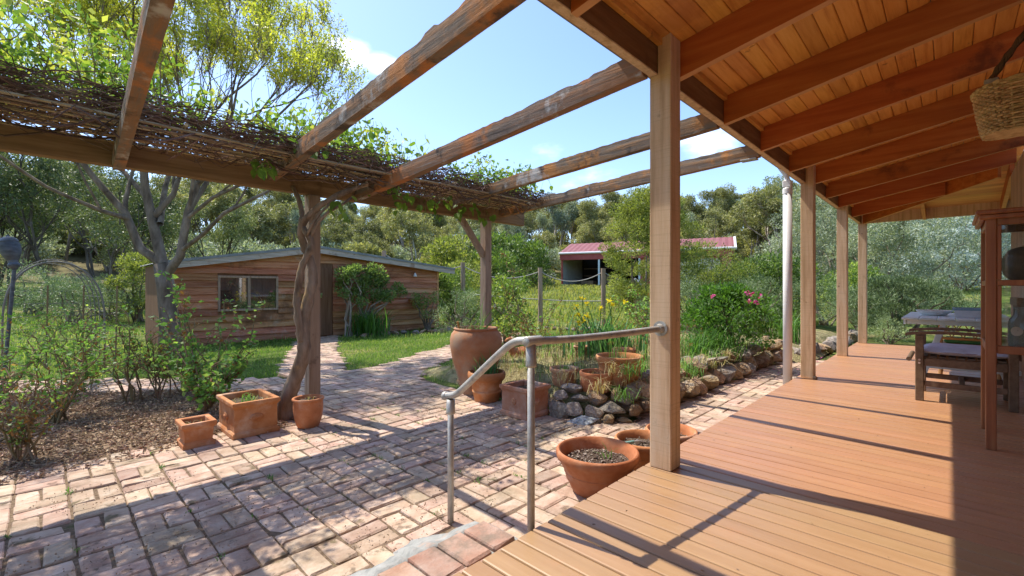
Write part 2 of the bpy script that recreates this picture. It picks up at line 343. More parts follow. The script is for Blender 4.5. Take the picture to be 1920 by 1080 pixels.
M['cream'] = plain('cream_metal', (.62,.56,.44), .5)
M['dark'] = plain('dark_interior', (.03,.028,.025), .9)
M['window'] = mat('window_glass', [(.015,.014,.012),(.03,.027,.022)], scale=3, rough=.05, bump=0, rand=0, spec=.9)
M['rope'] = plain('rope', (.36,.34,.30), .9)
M['charcoal'] = mat('charcoal_ceramic', [(.05,.056,.064),(.09,.10,.112),(.14,.155,.17)], scale=10, stretch=(1,1,3), rough=.45, bump=.4, rand=0, spec=.4)
M['wall'] = timber('house_wall', [(.42,.30,.23),(.52,.39,.31),(.58,.46,.38)], 2, s=1.3, bump=.3, rand=.1, spec=.15, rough=.9)
M['cab'] = timber('cabinet_timber', [(.20,.065,.025),(.29,.105,.04),(.36,.15,.06)], 2, s=1.5, bump=.12, rand=.06, spec=.4, rough=.38)
M['chair'] = timber('chair_timber', [(.10,.06,.035),(.16,.10,.06),(.21,.14,.085)], 0, s=1.5, bump=.2, rand=.1, spec=.3, rough=.6)
M['cushion'] = mat('cushion_cloth', [(.42,.43,.53),(.50,.52,.63),(.57,.59,.70)], scale=8, rough=.9, bump=.3, rand=0, spec=.1, bscale=90)
M['piping'] = plain('piping', (.22,.10,.10), .9)
M['green_cushion'] = plain('green_cloth', (.06,.22,.09), .9)
M['blue'] = mat('blue_paint', [(.52,.64,.67),(.63,.74,.77),(.70,.79,.81)], scale=6, rough=.5, bump=.1, rand=.05, spots=[((.22,.24,.24), 6, .6, .72, .5)])
M['bamboo'] = plain('bamboo', (.36,.20,.08), .45)
M['white'] = plain('white_glaze', (.74,.73,.70), .3)
M['tub'] = plain('tub_plastic', (.66,.67,.72), .4)
M['tub_rim'] = plain('tub_rim', (.20,.34,.45), .4)
M['leather'] = mat('leather', [(.05,.035,.025),(.11,.075,.05),(.17,.12,.08)], scale=7, rough=.5, bump=.5, rand=0, spec=.4)
M['wicker'] = mat('wicker', [(.34,.215,.095),(.52,.36,.18),(.62,.46,.25)], scale=30, rough=.7, bump=.4, rand=.15, isl=True)
M['iron'] = plain('iron', (.09,.075,.06), .5, .8)
M['strap'] = mat('webbing', [(.05,.03,.02),(.14,.09,.05),(.05,.03,.02)], scale=3, stretch=(30,30,1), rough=.9, bump=.3, rand=0)
M['sticker'] = plain('paper_sticker', (.68,.52,.42), .8)
M['glass'] = glassmat('clear_glass', (.93,.95,.93)); M['jar'] = glassmat('jar_glass', (.92,.95,.93), .16)
M['straw'] = leafmat('dry_straw', (.34,.26,.12), (.50,.42,.22), (.30,.34,.10), trans=.2, rough=.8)
M['blade'] = leafmat('grass_blade', (0.083, 0.160, 0.025), (0.179, 0.291, 0.051), (0.448, 0.437, 0.129), trans=.35, rough=.6, nscale=.9)
M['pad_blade'] = leafmat('paddock_blade', (0.216, 0.250, 0.055), (0.378, 0.350, 0.099), (0.567, 0.450, 0.176), trans=.35, rough=.7)
M['strap_leaf'] = leafmat('strap_leaf', (0.062, 0.150, 0.025), (0.150, 0.300, 0.062), (0.325, 0.425, 0.125), trans=.35)
M['iris_leaf'] = leafmat('iris_leaf', (0.065, 0.169, 0.058), (0.156, 0.312, 0.117), (0.286, 0.416, 0.130), trans=.35)
M['gum'] = leafmat('gum_leaf', (0.130, 0.141, 0.056), (0.355, 0.349, 0.138), (0.616, 0.553, 0.234), trans=.25, nscale=.35)
M['dark_gum'] = leafmat('dark_gum_leaf', (0.067, 0.096, 0.037), (0.191, 0.228, 0.086), (0.382, 0.395, 0.143), trans=.2, nscale=.5)
M['bright'] = leafmat('spring_leaf', (0.207, 0.253, 0.033), (0.454, 0.468, 0.066), (0.660, 0.582, 0.132), trans=.5, nscale=1.0)
M['wattle'] = leafmat('wattle_leaf', (0.108, 0.144, 0.031), (0.273, 0.302, 0.071), (0.460, 0.431, 0.129), trans=.4, nscale=1.4)
M['olive'] = leafmat('olive_leaf', (0.166, 0.200, 0.130), (0.400, 0.448, 0.294), (0.707, 0.750, 0.542), trans=.2, nscale=1.2)
M['silver'] = leafmat('silver_leaf', (0.254, 0.318, 0.296), (0.591, 0.676, 0.655), (0.750, 0.750, 0.750), trans=.15, nscale=1.2)
M['rosemary'] = leafmat('rosemary_leaf', (0.081, 0.124, 0.058), (0.233, 0.316, 0.144), (0.468, 0.549, 0.289), trans=.15, nscale=2.2)
M['shrub'] = leafmat('shrub_leaf', (0.066, 0.112, 0.026), (0.189, 0.276, 0.056), (0.377, 0.450, 0.095), trans=.3, nscale=1.6)
M['peony'] = leafmat('peony_leaf', (0.051, 0.121, 0.019), (0.144, 0.286, 0.040), (0.287, 0.418, 0.098), trans=.35, nscale=3)
M['rose_leaf'] = leafmat('rose_leaf', (0.068, 0.152, 0.033), (0.183, 0.334, 0.076), (0.425, 0.547, 0.136), trans=.4, rough=.5, spec=.3, nscale=4)
M['brown_leaf'] = leafmat('brown_leaf', (.16,.07,.025), (.30,.15,.05), (.40,.26,.10), trans=.3, nscale=4)
M['vine_leaf'] = leafmat('vine_leaf', (0.062, 0.129, 0.020), (0.179, 0.280, 0.045), (0.403, 0.414, 0.090), trans=.45, rough=.5, nscale=3)
M['yellow'] = leafmat('yellow_petal', (.70,.52,.02), (.80,.66,.04), trans=.3)
M['pink'] = leafmat('pink_petal', (.55,.05,.25), (.70,.14,.40), trans=.3)
M['cream_petal'] = leafmat('cream_petal', (.55,.50,.38), (.70,.66,.52), trans=.3)
M['tool_green'] = plain('tool_green', (.20,.36,.30), .4)
M['tool_wood'] = plain('tool_wood', (.45,.22,.05), .5)

M['forest_floor'] = mat('forest_floor', [(.07,.06,.035),(.14,.12,.06),(.20,.18,.085)], scale=.8, rough=1, bump=.8, bdist=.2, rand=0, spec=.05)
M['pipe_grey'] = plain('pipe_grey', (.19,.18,.15), .8, .0)
M['dark_bark'] = mat('dark_bark', [(.05,.042,.034),(.11,.092,.075),(.19,.165,.14)], scale=3, stretch=(1,1,.3), rough=.95, bump=.6, bdist=.02, rand=.2, spec=.1)
M['grit'] = mat('potting_grit', [(.10,.075,.055),(.24,.19,.15),(.40,.34,.28)], scale=30, rough=1, bump=.2, rand=.35, isl=True, spec=.1)
M['climber_leaf'] = leafmat('climber_leaf', (0.110, 0.166, 0.048), (0.276, 0.373, 0.124), (0.497, 0.552, 0.248), trans=.4, nscale=2)
M['rose_stem'] = mat('rose_stem', [(.12,.11,.04),(.24,.17,.09),(.30,.17,.10)], scale=4, rough=.8, bump=.1, rand=.3, isl=True)
M['rafter_bounce_tone'] = timber('rafter_bounce_tone', [(.44,.20,.075),(.54,.27,.11),(.60,.33,.15)], 1, s=1.2, bump=.2, rand=.08, spec=.3, rough=.6)  # paler copy for rafter undersides; light bounced off the deck is painted in

for k_ in ('window',):
    b_ = M[k_].node_tree.nodes['Principled BSDF']; b_.inputs['Coat Weight'].default_value = 1; b_.inputs['Coat IOR'].default_value = 2.2; b_.inputs['Coat Roughness'].default_value = .02

# ------------------------------------------------------------------ terrain
PZ = -0.216      # top of the paving
LZ = -0.24       # lawn
def sstep(a, b, x): t = np.clip((np.asarray(x, float)-a)/(b-a), 0, 1); return t*t*(3-2*t)
def T(x, y):
    x = np.asarray(x, float); y = np.asarray(y, float)
    d = x*.7193+y*.6947; l = x*.6947-y*.7193; R = np.hypot(x, y); ang = np.arctan2(l, d)
    z = LZ + 1.45*sstep(13.5, 36, R) + np.clip(R-34, 0, 90)*.135*sstep(34, 60, R) + 4*sstep(110, 200, R)
    z = z + .05*np.sin(x*.45+1)*np.cos(y*.5)*sstep(9, 16, R) + .8*np.sin(x*.06)*np.cos(y*.07)*sstep(30, 70, R)
    return z
def Tz(x, y): return float(T(x, y))
nr, na = 90, 180
rad = np.concatenate([[0], np.geomspace(.8, 420, nr)])
V = [(0, 0, LZ)]; 
for r in rad[1:]:
    a = np.linspace(0, 2*np.pi, na, endpoint=False); xs, ys = r*np.cos(a), r*np.sin(a); zs = T(xs, ys)
    V += list(zip(xs, ys, zs))
F = []
for i in range(1, nr):
    for k in range(na):
        a = 1+(i-1)*na+k; b = 1+(i-1)*na+(k+1) % na; F.append((a, b, b+na, a+na))
me = np_mesh('ground', V, F, M['grass_ground']); me.shade_smooth()
for pl in me.polygons:
    c = pl.center
    if math.hypot(c.x, c.y) > 41: pl.material_index = 1
# inner fan
mb = MB(); 
me.materials.append(M['forest_floor']); ground = obj('ground', me); tag(ground, kind='structure')

def poly_sheet(name, pts, z, mat_, sub=0):
    me = bpy.data.meshes.new(name); me.from_pydata([(p[0], p[1], z) for p in pts], [], [tuple(range(len(pts)))]); me.materials.append(mat_); me.update()
    o = obj(name, me); tag(o, kind='structure'); return o
def inpoly(P, poly):
    P = np.asarray(P, float); x, y = P[:,0], P[:,1]; c = np.zeros(len(P), bool); n = len(poly)
    for i in range(n):
        x1, y1 = poly[i]; x2, y2 = poly[(i+1) % n]
        if y1 == y2: continue
        hit = ((y1 > y) != (y2 > y)) & (x < (x2-x1)*(y-y1)/(y2-y1)+x1); c ^= hit
    return c
Z_MAIN = [(-1.3, 1.80), (1.60, 1.80), (1.66, 1.2), (3.55, 1.2), (9.6, 1.2), (9.6, 2.12), (3.95, 2.2), (3.55, 2.75), (3.55, 4.615), (-1.3, 4.615)]
Z_UP = [(1.62, 4.615), (3.62, 4.615), (3.77, 5.48), (4.21, 5.96), (5.11, 6.44), (7, 7.3), (9.57, 8.74), (9.3, 9.6), (6.34, 8.05), (5.19, 7.53), (4.13, 6.87), (3.3, 6.75), (4.3, 9.3), (5.62, 12.0), (4.55, 12.0), (3.2, 9.0), (2.35, 7.0), (2.6, 6.6), (2.05, 5.9), (1.72, 4.9)]
Z_LEFT = [(2.05, 5.9), (2.6, 6.6), (1.9, 7.3), (.5, 8.7), (-2, 10.5), (-3, 9.5), (-.3, 8.2), (1.2, 6.9)]
Z_MULCH = [(-3, 4.60), (1.60, 4.60), (1.72, 4.9), (2.05, 5.9), (1.2, 6.9), (-.3, 8.2), (-3, 9.5)]
patio = poly_sheet('patio', Z_MAIN, PZ-.009, M['joint'])
p2 = poly_sheet('garden_path', Z_UP, PZ-.0145, M['joint'])
p3 = poly_sheet('side_path', Z_LEFT, PZ-.015, M['joint'])
mulch = poly_sheet('mulch_bed', Z_MULCH, PZ-.008, M['mulch'])

# bricks: basket weave, units of 0.235 m; the first 300 (largest in view) are parts, the rest one mesh
U = .2352
brick_meshes = []
for i in range(6):
    mb = MB(); mb.cbox((-.111, -.0535, -.055), (.111, .0535, 0), .007, jit=.0035); brick_meshes.append(mb.mesh('brick', M['brick']))
spots = []
X0, Y0 = -.0964*1.266-6*U, 4.612-16*U
for i in range(-3, 50):
    for j in range(-3, 52):
        cx, cy = X0+(i+.5)*U, Y0+(j+.5)*U
        for k in (-1, 1):
            if (i+j) % 2 == 0: p = (cx, cy+k*U/4, 0.)
            else: p = (cx+k*U/4, cy, math.pi/2)
            spots.append(p)
S = np.array(spots)
masks = [inpoly(S, z) for z in (Z_MAIN, Z_UP, Z_LEFT)]
near = []; rest = {0: [], 1: [], 2: []}
for zi, mk in enumerate(masks):
    for s in S[mk]:
        x, y, a = s
        if y < 1.30 or (x < 1.62 and y < 1.86): continue
        d = x*.7193+y*.6947; l = x*.6947-y*.7193
        if zi == 0 and d > .5 and abs(l/d) < 1.16 and 850*(CAM_H-PZ)/d < 560: near.append((d, x, y, a))
        else: rest[zi].append((x, y, a))
near.sort()
for t in near[300:]: rest[0].append(t[1:])
for d, x, y, a in near[:300]:
    o = obj('brick', brick_meshes[random.randrange(6)], patio, loc=(x+random.uniform(-.003,.003), y+random.uniform(-.003,.003), PZ+random.uniform(-.005,.005)))
    o.rotation_euler = (random.gauss(0,.014), random.gauss(0,.02), a+random.gauss(0,.014)+random.choice((0, math.pi)))
for zi, host in ((0, patio), (1, p2), (2, p3)):
    mb = MB()
    for (x, y, a) in rest[zi]:
        Mx = Matrix.Translation((x, y, PZ+random.uniform(-.005,.004))) @ Matrix.Rotation(a+random.gauss(0,.02), 4, 'Z') @ Matrix.Rotation(random.gauss(0,.012), 4, 'Y')
        mb.cbox((-.111,-.0535,-.05), (.111,.0535,0), .006, Mx)
    part('distant_bricks', mb, M['brick'], host, kind='stuff')

# the brick step with its mortar edge, against the deck
step = thing('brick_step', 'low brick step with grey mortar edge against the timber deck', 'step', (.5, 1.6, PZ))
k = 0
for x in np.arange(-1.2, 1.52, .152):
    for (ya, yb) in ((1.452, 1.672), (1.318, 1.445)):
        mb = MB(); mb.cbox((x+.004+random.uniform(0,.004), ya, -.2), (x+.146, yb+random.uniform(-.004,.004), -.105+random.uniform(-.006,.004)), .008, jit=.003); part('brick', mb, M['brick_red'], step)
mb = MB(); n = 72
for i in range(n+1):
    x = -1.3+2.84*i/n; w = .0 if i < n-3 else .04
    e = 1.925+.02*math.sin(i*.7)+.02*math.sin(i*.3)+random.uniform(-.012,.012)
    mb.V += [Vector((x, 1.66, -.235)), Vector((x, 1.675, -.126+random.uniform(-.008,.008))), Vector((x, 1.76+random.uniform(-.02,.02), -.15+random.uniform(-.013,.013))), Vector((x, e-w, PZ-.006)), Vector((x, e, -.24))]
for i in range(n):
    for q in range(4): a = i*5+q; mb.F.append((a, a+5, a+6, a+1))
part('mortar_edge', mb, M['mortar'], step, smooth=True)
mb = MB(); mb.box((-1.25, 1.31, -.24), (1.55, 1.66, -.122)); part('mortar_bed', mb, M['mortar'], step)

# ------------------------------------------------------------------ deck
DY0, DY1 = -.60, 1.305
deckmb = MB(); 
for x in np.arange(-.6, 11.2, .9): deckmb.box((x, DY0, -.2), (x+.05, DY1-.06, -.026))
deckmb.box((-.7, DY1-.09, -.21), (11.0, DY1-.05, -.0265)); deckmb.box((-.7, .3, -.21), (11.0, .34, -.0265))
deck = obj('deck', deckmb.mesh('deck', M['beam'])); tag(deck, kind='structure')
def board_mesh(L, mname):
    mb = MB(); prof = [(-.0473,-.022),(-.0473,-.007),(-.0450,-.002),(-.039,0),(.039,0),(.0450,-.002),(.0473,-.007),(.0473,-.022)]
    for yy in (0, L):
        for (x, z) in prof: mb.V.append(Vector((x, yy, z)))
    for i in range(8): j = (i+1) % 8; mb.F.append((j, i, i+8, j+8))
    mb.F.append(tuple(range(8))); mb.F.append(tuple(reversed(range(8, 16))))
    return mb.mesh('deck_board', M[mname])
bm_t, bm_r, bm_l = board_mesh(DY1-DY0, 'deck_tan'), board_mesh(DY1-DY0, 'deck_red'), board_mesh(DY1+3.2, 'deck_red')
for i in range(118):
    x = -.67+i*.1
    me = bm_t if x < 2.66 else bm_r
    y0 = DY0
    if x > 9.33: me, y0 = bm_l, -3.2
    o = obj('board', me, deck, loc=(x, y0+random.uniform(-.003,.003), random.uniform(-.0012,.0012)))

# ------------------------------------------------------------------ veranda
ver = thing('veranda', 'timber veranda with square posts and red stained rafters beside the brick patio', 'veranda', (5, .5, 0))
PX = [(2.49, 0), (6.25, 0), (8.64, 0), (10.93, 0)]
for i, (x, _) in enumerate(PX):
    mb = MB(); mb.cbox((x, 1.145, 0.001), (x+.13, 1.275, 2.298), .005)
    mb.cbox((x, 1.145, 2.29), (x+.13, 1.226, 2.515), .004)
    part('post', mb, M['post'], ver)
mb = MB(); mb.cbox((10.93, -2.7, 0.001), (11.06, -2.57, 2.3), .005); part('post', mb, M['post'], ver)
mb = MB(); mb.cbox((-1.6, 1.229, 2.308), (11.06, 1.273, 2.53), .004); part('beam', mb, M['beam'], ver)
mb = MB(); mb.cbox((-1.6, 1.2275, 2.2985), (11.06, 1.277, 2.3075), .002); part('beam_bounce_strip', mb, M['post'], ver)  # added thin strip; its pale colour imitates bounce light under the beam
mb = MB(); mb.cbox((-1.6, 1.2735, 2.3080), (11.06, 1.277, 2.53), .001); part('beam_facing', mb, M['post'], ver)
mb = MB(); mb.cbox((11.0, -3.6, 2.30), (11.045, 1.226, 2.53), .004); part('beam', mb, M['post'], ver)
SL = .186
def zr(y): return 2.303+SL*(1.142-y)           # underside of the rafters
RX = [-.3, .66, 1.65, 2.625, 3.567, 4.49, 5.50, 6.385, 7.47, 8.45, 9.75]
for x in RX:
    y1 = DY0-.0 if x < 9.3 else x-9.76+.06
    mb = MB(); ya = 1.226; h = .205
    mb.add([(x,ya,zr(ya)),(x+.048,ya,zr(ya)),(x+.048,ya,zr(ya)+h),(x,ya,zr(ya)+h),(x,y1,zr(y1)),(x+.048,y1,zr(y1)),(x+.048,y1,zr(y1)+h),(x,y1,zr(y1)+h)],
           [(0,1,2,3),(5,4,7,6),(0,4,5,1),(1,5,6,2),(2,6,7,3),(3,7,4,0)])
    o = part('rafter', mb, M['rafter'], ver); o.data.materials.append(M['rafter_bounce_tone']); o.data.polygons[2].material_index = 1  # bottom face gets the tone with painted bounce light
# fillets under the lining, between rafters
xs = [-1.6]+RX+[11.0]
for a, b in zip(xs[:-1], xs[1:]):
    mb = MB(); mb.cbox((a+.05, 1.196, 2.462), (b-.002, 1.2275, 2.502), .003); part('fillet', mb, M['lining'], ver)
# hip rafter and jack rafters of the return
def slantbar(p, q, w, h, name, m):
    p, q = Vector(p), Vector(q); d = (q-p); s = Vector((d.y, -d.x, 0)).normalized()*w/2; up = Vector((0,0,h))
    mb = MB(); mb.add([p-s,p+s,p+s+up,p-s+up,q-s,q+s,q+s+up,q-s+up],[(0,1,2,3),(5,4,7,6),(0,4,5,1),(1,5,6,2),(2,6,7,3),(3,7,4,0)])
    o = part(name, mb, m, ver); o.data.materials.append(M['rafter_bounce_tone']); o.data.polygons[2].material_index = 1
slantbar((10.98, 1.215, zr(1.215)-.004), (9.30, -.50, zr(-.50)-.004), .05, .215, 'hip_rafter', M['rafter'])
for y in (.33, -.62, -1.58, -2.5):
    xe = 9.30 if y < -.5 else y+9.79
    zx = lambda x: zr(x-9.76)
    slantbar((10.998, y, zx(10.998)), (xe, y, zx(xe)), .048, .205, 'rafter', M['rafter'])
# lining boards (one plank each), tilted with the roof
def lining(y, x0, x1):
    mb = MB(); w = .0955; ca = 1/math.sqrt(1+SL*SL)
    ya, yb = y, y-w*ca
    za, zb = zr(ya)+.2065, zr(yb)+.2065; t = .02; c = .004
    mb.add([(x0,ya,za+c),(x0,ya-c,za),(x0,yb+c,zb),(x0,yb,zb+c),(x0,yb,zb+t),(x0,ya,za+t),(x1,ya,za+c),(x1,ya-c,za),(x1,yb+c,zb),(x1,yb,zb+c),(x1,yb,zb+t),(x1,ya,za+t)],
       [(0,1,2,3,4,5),(11,10,9,8,7,6)]+[(i,i+6,(i+1)%6+6,(i+1)%6) for i in range(6)])
    part('lining_board', mb, M['lining'], ver)
y = 1.44
while y > -.66:
    lining(y, -1.6, min(11.35, 9.76+y-.02)); y -= .0972
def lining2(x, y0, y1):
    mb = MB(); w = .0955; xa, xb = x, x-w*.983
    za, zb = zr(xa-9.76)+.2066, zr(xb-9.76)+.2066; t = .02; c = .004
    mb.add([(xa,y0,za+c),(xa-c,y0,za),(xb+c,y0,zb),(xb,y0,zb+c),(xb,y0,zb+t),(xa,y0,za+t),(xa,y1,za+c),(xa-c,y1,za),(xb+c,y1,zb),(xb,y1,zb+c),(xb,y1,zb+t),(xa,y1,za+t)],
       [(0,1,2,3,4,5),(11,10,9,8,7,6)]+[(i,i+6,(i+1)%6+6,(i+1)%6) for i in range(6)])
    part('lining_board', mb, M['lining2'], ver)
x = 11.2
while x > 9.2:
    lining2(x, x-9.76-.03, -3.6); x -= .0972
# roof sheets above the lining and the gutter
mb = MB(); ya, yb = 1.47, -.7
mb.add([(-1.7,ya,zr(ya)+.235),(11.23,ya,zr(ya)+.235),(9.06,yb,zr(yb)+.235),(-1.7,yb,zr(yb)+.235)],[(0,1,2,3)])
mb.add([(11.23,1.47,zr(1.47)+.235),(11.23,-3.6,zr(1.47)+.235),(9.06,-3.6,zr(-.7)+.235),(9.06,-.7,zr(-.7)+.235)],[(0,1,2,3)])
part('roof_sheet', mb, M['zinc'], ver)
mb = MB(); mb.cbox((-1.6, 1.445, 2.50), (11.2, 1.50, 2.60), .01); part('gutter', mb, M['white_pvc'], ver)

# ------------------------------------------------------------------ house wall behind the veranda
house = thing('house', 'house wall of vertical brown boards at the back of the veranda', 'house', (6, -.6, 0))
mb = MB(); mb.box((-2, -1, -.24), (4.0, -.63, 2.68)); mb.box((4.0, -4, -.24), (9.28, -.63, 2.68)); part('wall', mb, M['wall'], house)
for i in range(38):
    x = 3.77+i*.145
    mb = MB(); mb.cbox((x+.003, -.629, 0.002), (x+.142, -.611, 2.6), .004); part('wall_board', mb, M['wall'], house)
    mb = MB(); mb.cbox((x-.018, -.6105, 0.002), (x+.018, -.597, 2.6), .003); part('batten', mb, M['wall'], house)

# ------------------------------------------------------------------ pergola
perg = thing('pergola', 'weathered pergola of rough sawn logs running from the veranda beam to a vine covered beam', 'pergola', (2.5, 3, PZ))
BY = 4.75; BZ = 2.02
mb = MB(); mb.cbox((-3.2, BY, BZ), (5.2, BY+.09, BZ+.2), .006, jit=.002); part('beam', mb, M['perg_beam'], perg)
mb = MB(); mb.cbox((1.90, BY-.02, PZ), (2.02, BY+.10, BZ-.002), .006); part('post', mb, M['grey_timber'], perg)
mb = MB(); mb.cbox((4.36, BY-.02, PZ), (4.48, BY+.10, BZ-.002), .006); part('post', mb, M['grey_timber'], perg)
mb = MB(); p = Vector((4.37, BY+.04, 1.52)); q = Vector((3.95, BY+.04, BZ-.003)); mb.tube([p, (p+q)/2+Vector((.03,0,-.03)), q], .05, 4); part('brace', mb, M['grey_timber'], perg)
LOGS = [(.30, .42, 1.99), (1.40, 1.55, 2.10), (2.44, 2.44, 2.03), (3.60, 3.80, 2.15), (4.66, 4.72, 2.11)]
for li, (xa, xb, zb) in enumerate(LOGS):
    n = 84; mb = MB(); r = random.Random(li+3); ye = BY-.003; ys = 1.279
    if li == 0: ys = 1.279
    wob = [r.uniform(-1,1) for _ in range(n+1)]
    notch = 0
    for i in range(n+1):
        t = i/n; x = xa+(xb-xa)*t; y = ys+(ye-ys)*t; z = 2.283+(zb-2.283)*t
        h = .142 + .006*math.sin(t*9+li) + .004*wob[i]
        if r.random() < .10: notch = r.uniform(-.016, .008)
        notch *= .86; h += notch; w = .036+.0015*math.sin(t*7+li*2); sag = .003*math.sin(t*5+li)+.0012*wob[i-1]
        b = .0035*wob[(i*7) % n]
        mb.V += [Vector((x-w, y, z+sag)), Vector((x+w, y, z+sag*.5)), Vector((x+w+b*.5, y, z+h*.55)), Vector((x+w*.9, y, z+h-.006)), Vector((x-w*.3, y, z+h+.006*wob[(i*3) % n])), Vector((x-w*1.0, y, z+h-.006)), Vector((x-w-.004+b*.5, y, z+h*.5))]
    for i in range(n):
        for k in range(7): a = i*7+k; c = i*7+(k+1) % 7; mb.F.append((c, a, a+7, c+7))
    mb.F.append(tuple(range(7))); mb.F.append(tuple(reversed(range(n*7, n*7+7))))
    part('rafter_log', mb, M['log'], perg)
# thin steel bracket at the end of the farthest log
mb = MB(); mb.cbox((4.62, 1.30, 2.262), (4.70, 1.44, 2.276), .002); part('bracket', mb, M['galv'], perg)
# brush cover: canes laid along the beam, each a part
MY0, MY1 = 3.98, 4.74
mzz = lambda y: 2.19 + (y-4.35)*.02
nc = 9
for i in range(nc):
    y = MY0+(MY1-MY0)*i/(nc-1)+random.uniform(-.01,.01)
    x0 = -3.2; x1 = 4.75+random.uniform(-.15,.1)
    if i % 3: x0 += random.uniform(0, 1.5) if i % 2 else 0
    z = mzz(y)+.008+random.uniform(-.010,.010); n = 16; ph = random.uniform(0, 6)
    pts = [(x0+(x1-x0)*k/n, y+.012*math.sin(k*1.1+ph), z+.010*math.sin(k*.8+ph*2)) for k in range(n+1)]
    mb = MB(); mb.tube(pts, random.uniform(.006, .009) if i else .011, 5); part('cane', mb, M['cane'], perg)
for x in np.arange(-3, 4.8, .62):
    mb = MB(); mb.tube([(x, MY0-.03, mzz(4)+.045), (x+.02, BY+.02, mzz(4.7)+.05)], .013, 5); part('cross_cane', mb, M['cane'], perg)

# ------------------------------------------------------------------ foliage helpers
def unit(a): return a/np.maximum(np.linalg.norm(a, axis=1, keepdims=True), 1e-9)
def rdir(n): return unit(rng.normal(size=(n,3)))
def leaf_arr(P, A, L, wr=.45):
    """leaf quads: base P, unit axis A, length L"""
    n = len(P); L = np.broadcast_to(np.asarray(L, float), (n,))[:,None]
    S = unit(np.cross(A, rdir(n))); Nn = np.cross(A, S)
    mid = P + A*L*.45
    V = np.stack([P, mid+S*L*wr*.5+Nn*L*.06, P+A*L-Nn*L*.05, mid-S*L*wr*.5+Nn*L*.06], 1).reshape(-1,3)
    F = np.arange(n*4).reshape(n,4)
    return V, F
def clump_points(C, r, per, flat=1.0, shell=.5):
    """points scattered round clump centres C (k,3); returns points and outward directions"""
    k = len(C); r = np.broadcast_to(np.asarray(r, float), (k,))
    d = rdir(k*per); rr = (rng.random(k*per)**(1/2.2))*(1-shell)+shell*rng.random(k*per)**.3
    P = np.repeat(C, per, 0) + d*rr[:,None]*np.repeat(r, per)[:,None]*np.array([1,1,flat])
    return P, d
def leaves_obj(name, parent, mat_, V, F, kind='stuff'):
    V = np.asarray(V) - np.array(wloc(parent))
    me = np_mesh(name, V, F, mat_)
    o = bpy.data.objects.new(name, me); COL.objects.link(o); o.parent = parent
    if kind: o['kind'] = kind
    return o
def curve_pts(p, q, n=6, sag=0, wob=.0):
    p, q = Vector(p), Vector(q); L = (q-p).length; out_ = []
    for i in range(n+1):
        t = i/n; v = p.lerp(q, t); e = math.sin(math.pi*t)
        v = v + Vector((random.gauss(0,wob)*L*e, random.gauss(0,wob)*L*e, random.gauss(0,wob)*L*e*.6 - sag*e)); out_.append(v)
    return out_

def bush(name, label, cat, base, size, leaf, nleaf, mat_, group=None, wr=.45, k=26, flat=.8, low=.12, stem='bark', nst=9, up=.3, cr=.33, lobes=None):
    """a shrub: stems from the base to leaf clumps spread through an uneven crown"""
    base = Vector(base); t = thing(name, label, cat, base, 0, group)
    rx, ry, h = size; C = []
    for i in range(k):
        a = random.uniform(0, 2*math.pi); u = random.random()**.55; zz = low + (1-low)*random.random()**.8
        env = math.sqrt(max(.05, 1-((zz-.38)/.66)**2)); 
        C.append((base.x+rx*u*env*math.cos(a), base.y+ry*u*env*math.sin(a), base.z+h*(zz*.86)))
    C = np.array(C); r = cr*min(rx, ry, h*.6)*rng.uniform(.6, 1.25, k)
    mb = MB()
    for i in range(min(nst, k)):
        p = base+Vector((random.gauss(0,.08*rx), random.gauss(0,.08*ry), 0)); q = Vector(C[i])
        mb.tube(curve_pts(p, q, 5, -.08*h, .05), [min(.03, .022*h*.8)*(1-.8*j/5)+.004 for j in range(6)], 5)
    part('stems', mb, M[stem], t)
    per = max(4, nleaf//k); P, d = clump_points(C, r, per, flat)
    A = unit(d*.8+rdir(len(P))*.7+np.array([0,0,up]))
    L = leaf*rng.uniform(.65, 1.3, len(P))
    V, F = leaf_arr(P, A, L, wr); leaves_obj('foliage', t, M[mat_], V, F); return t

def blades(P, h, w, lean=.5, bend=.3, segs=1):
    """grass or strap leaves: 5 points each (two quads would be dear; one quad and one tip)"""
    n = len(P); h = np.broadcast_to(np.asarray(h,float),(n,))[:,None]; a = rng.uniform(0, 2*np.pi, n)
    dirv = np.stack([np.cos(a), np.sin(a), np.zeros(n)],1); S = np.stack([-np.sin(a), np.cos(a), np.zeros(n)],1)
    ln = rng.random(n)[:,None]*lean; z = np.array([0,0,1.])
    B = P; m = P+dirv*h*ln*.4+z*h*.62; tip = P+dirv*h*(ln+bend*rng.random(n)[:,None])+z*h*np.sqrt(np.maximum(.2,1-ln**2))
    ww = np.broadcast_to(np.asarray(w,float),(n,))[:,None]*.5
    V = np.stack([B-S*ww, B+S*ww, m+S*ww*.85, m-S*ww*.85, tip+S*ww*.08, tip-S*ww*.08],1).reshape(-1,3)
    i = np.arange(n)*6; F = np.stack([np.stack([i,i+1,i+2,i+3],1), np.stack([i+3,i+2,i+4,i+5],1)],1).reshape(-1,4)
    return V, F

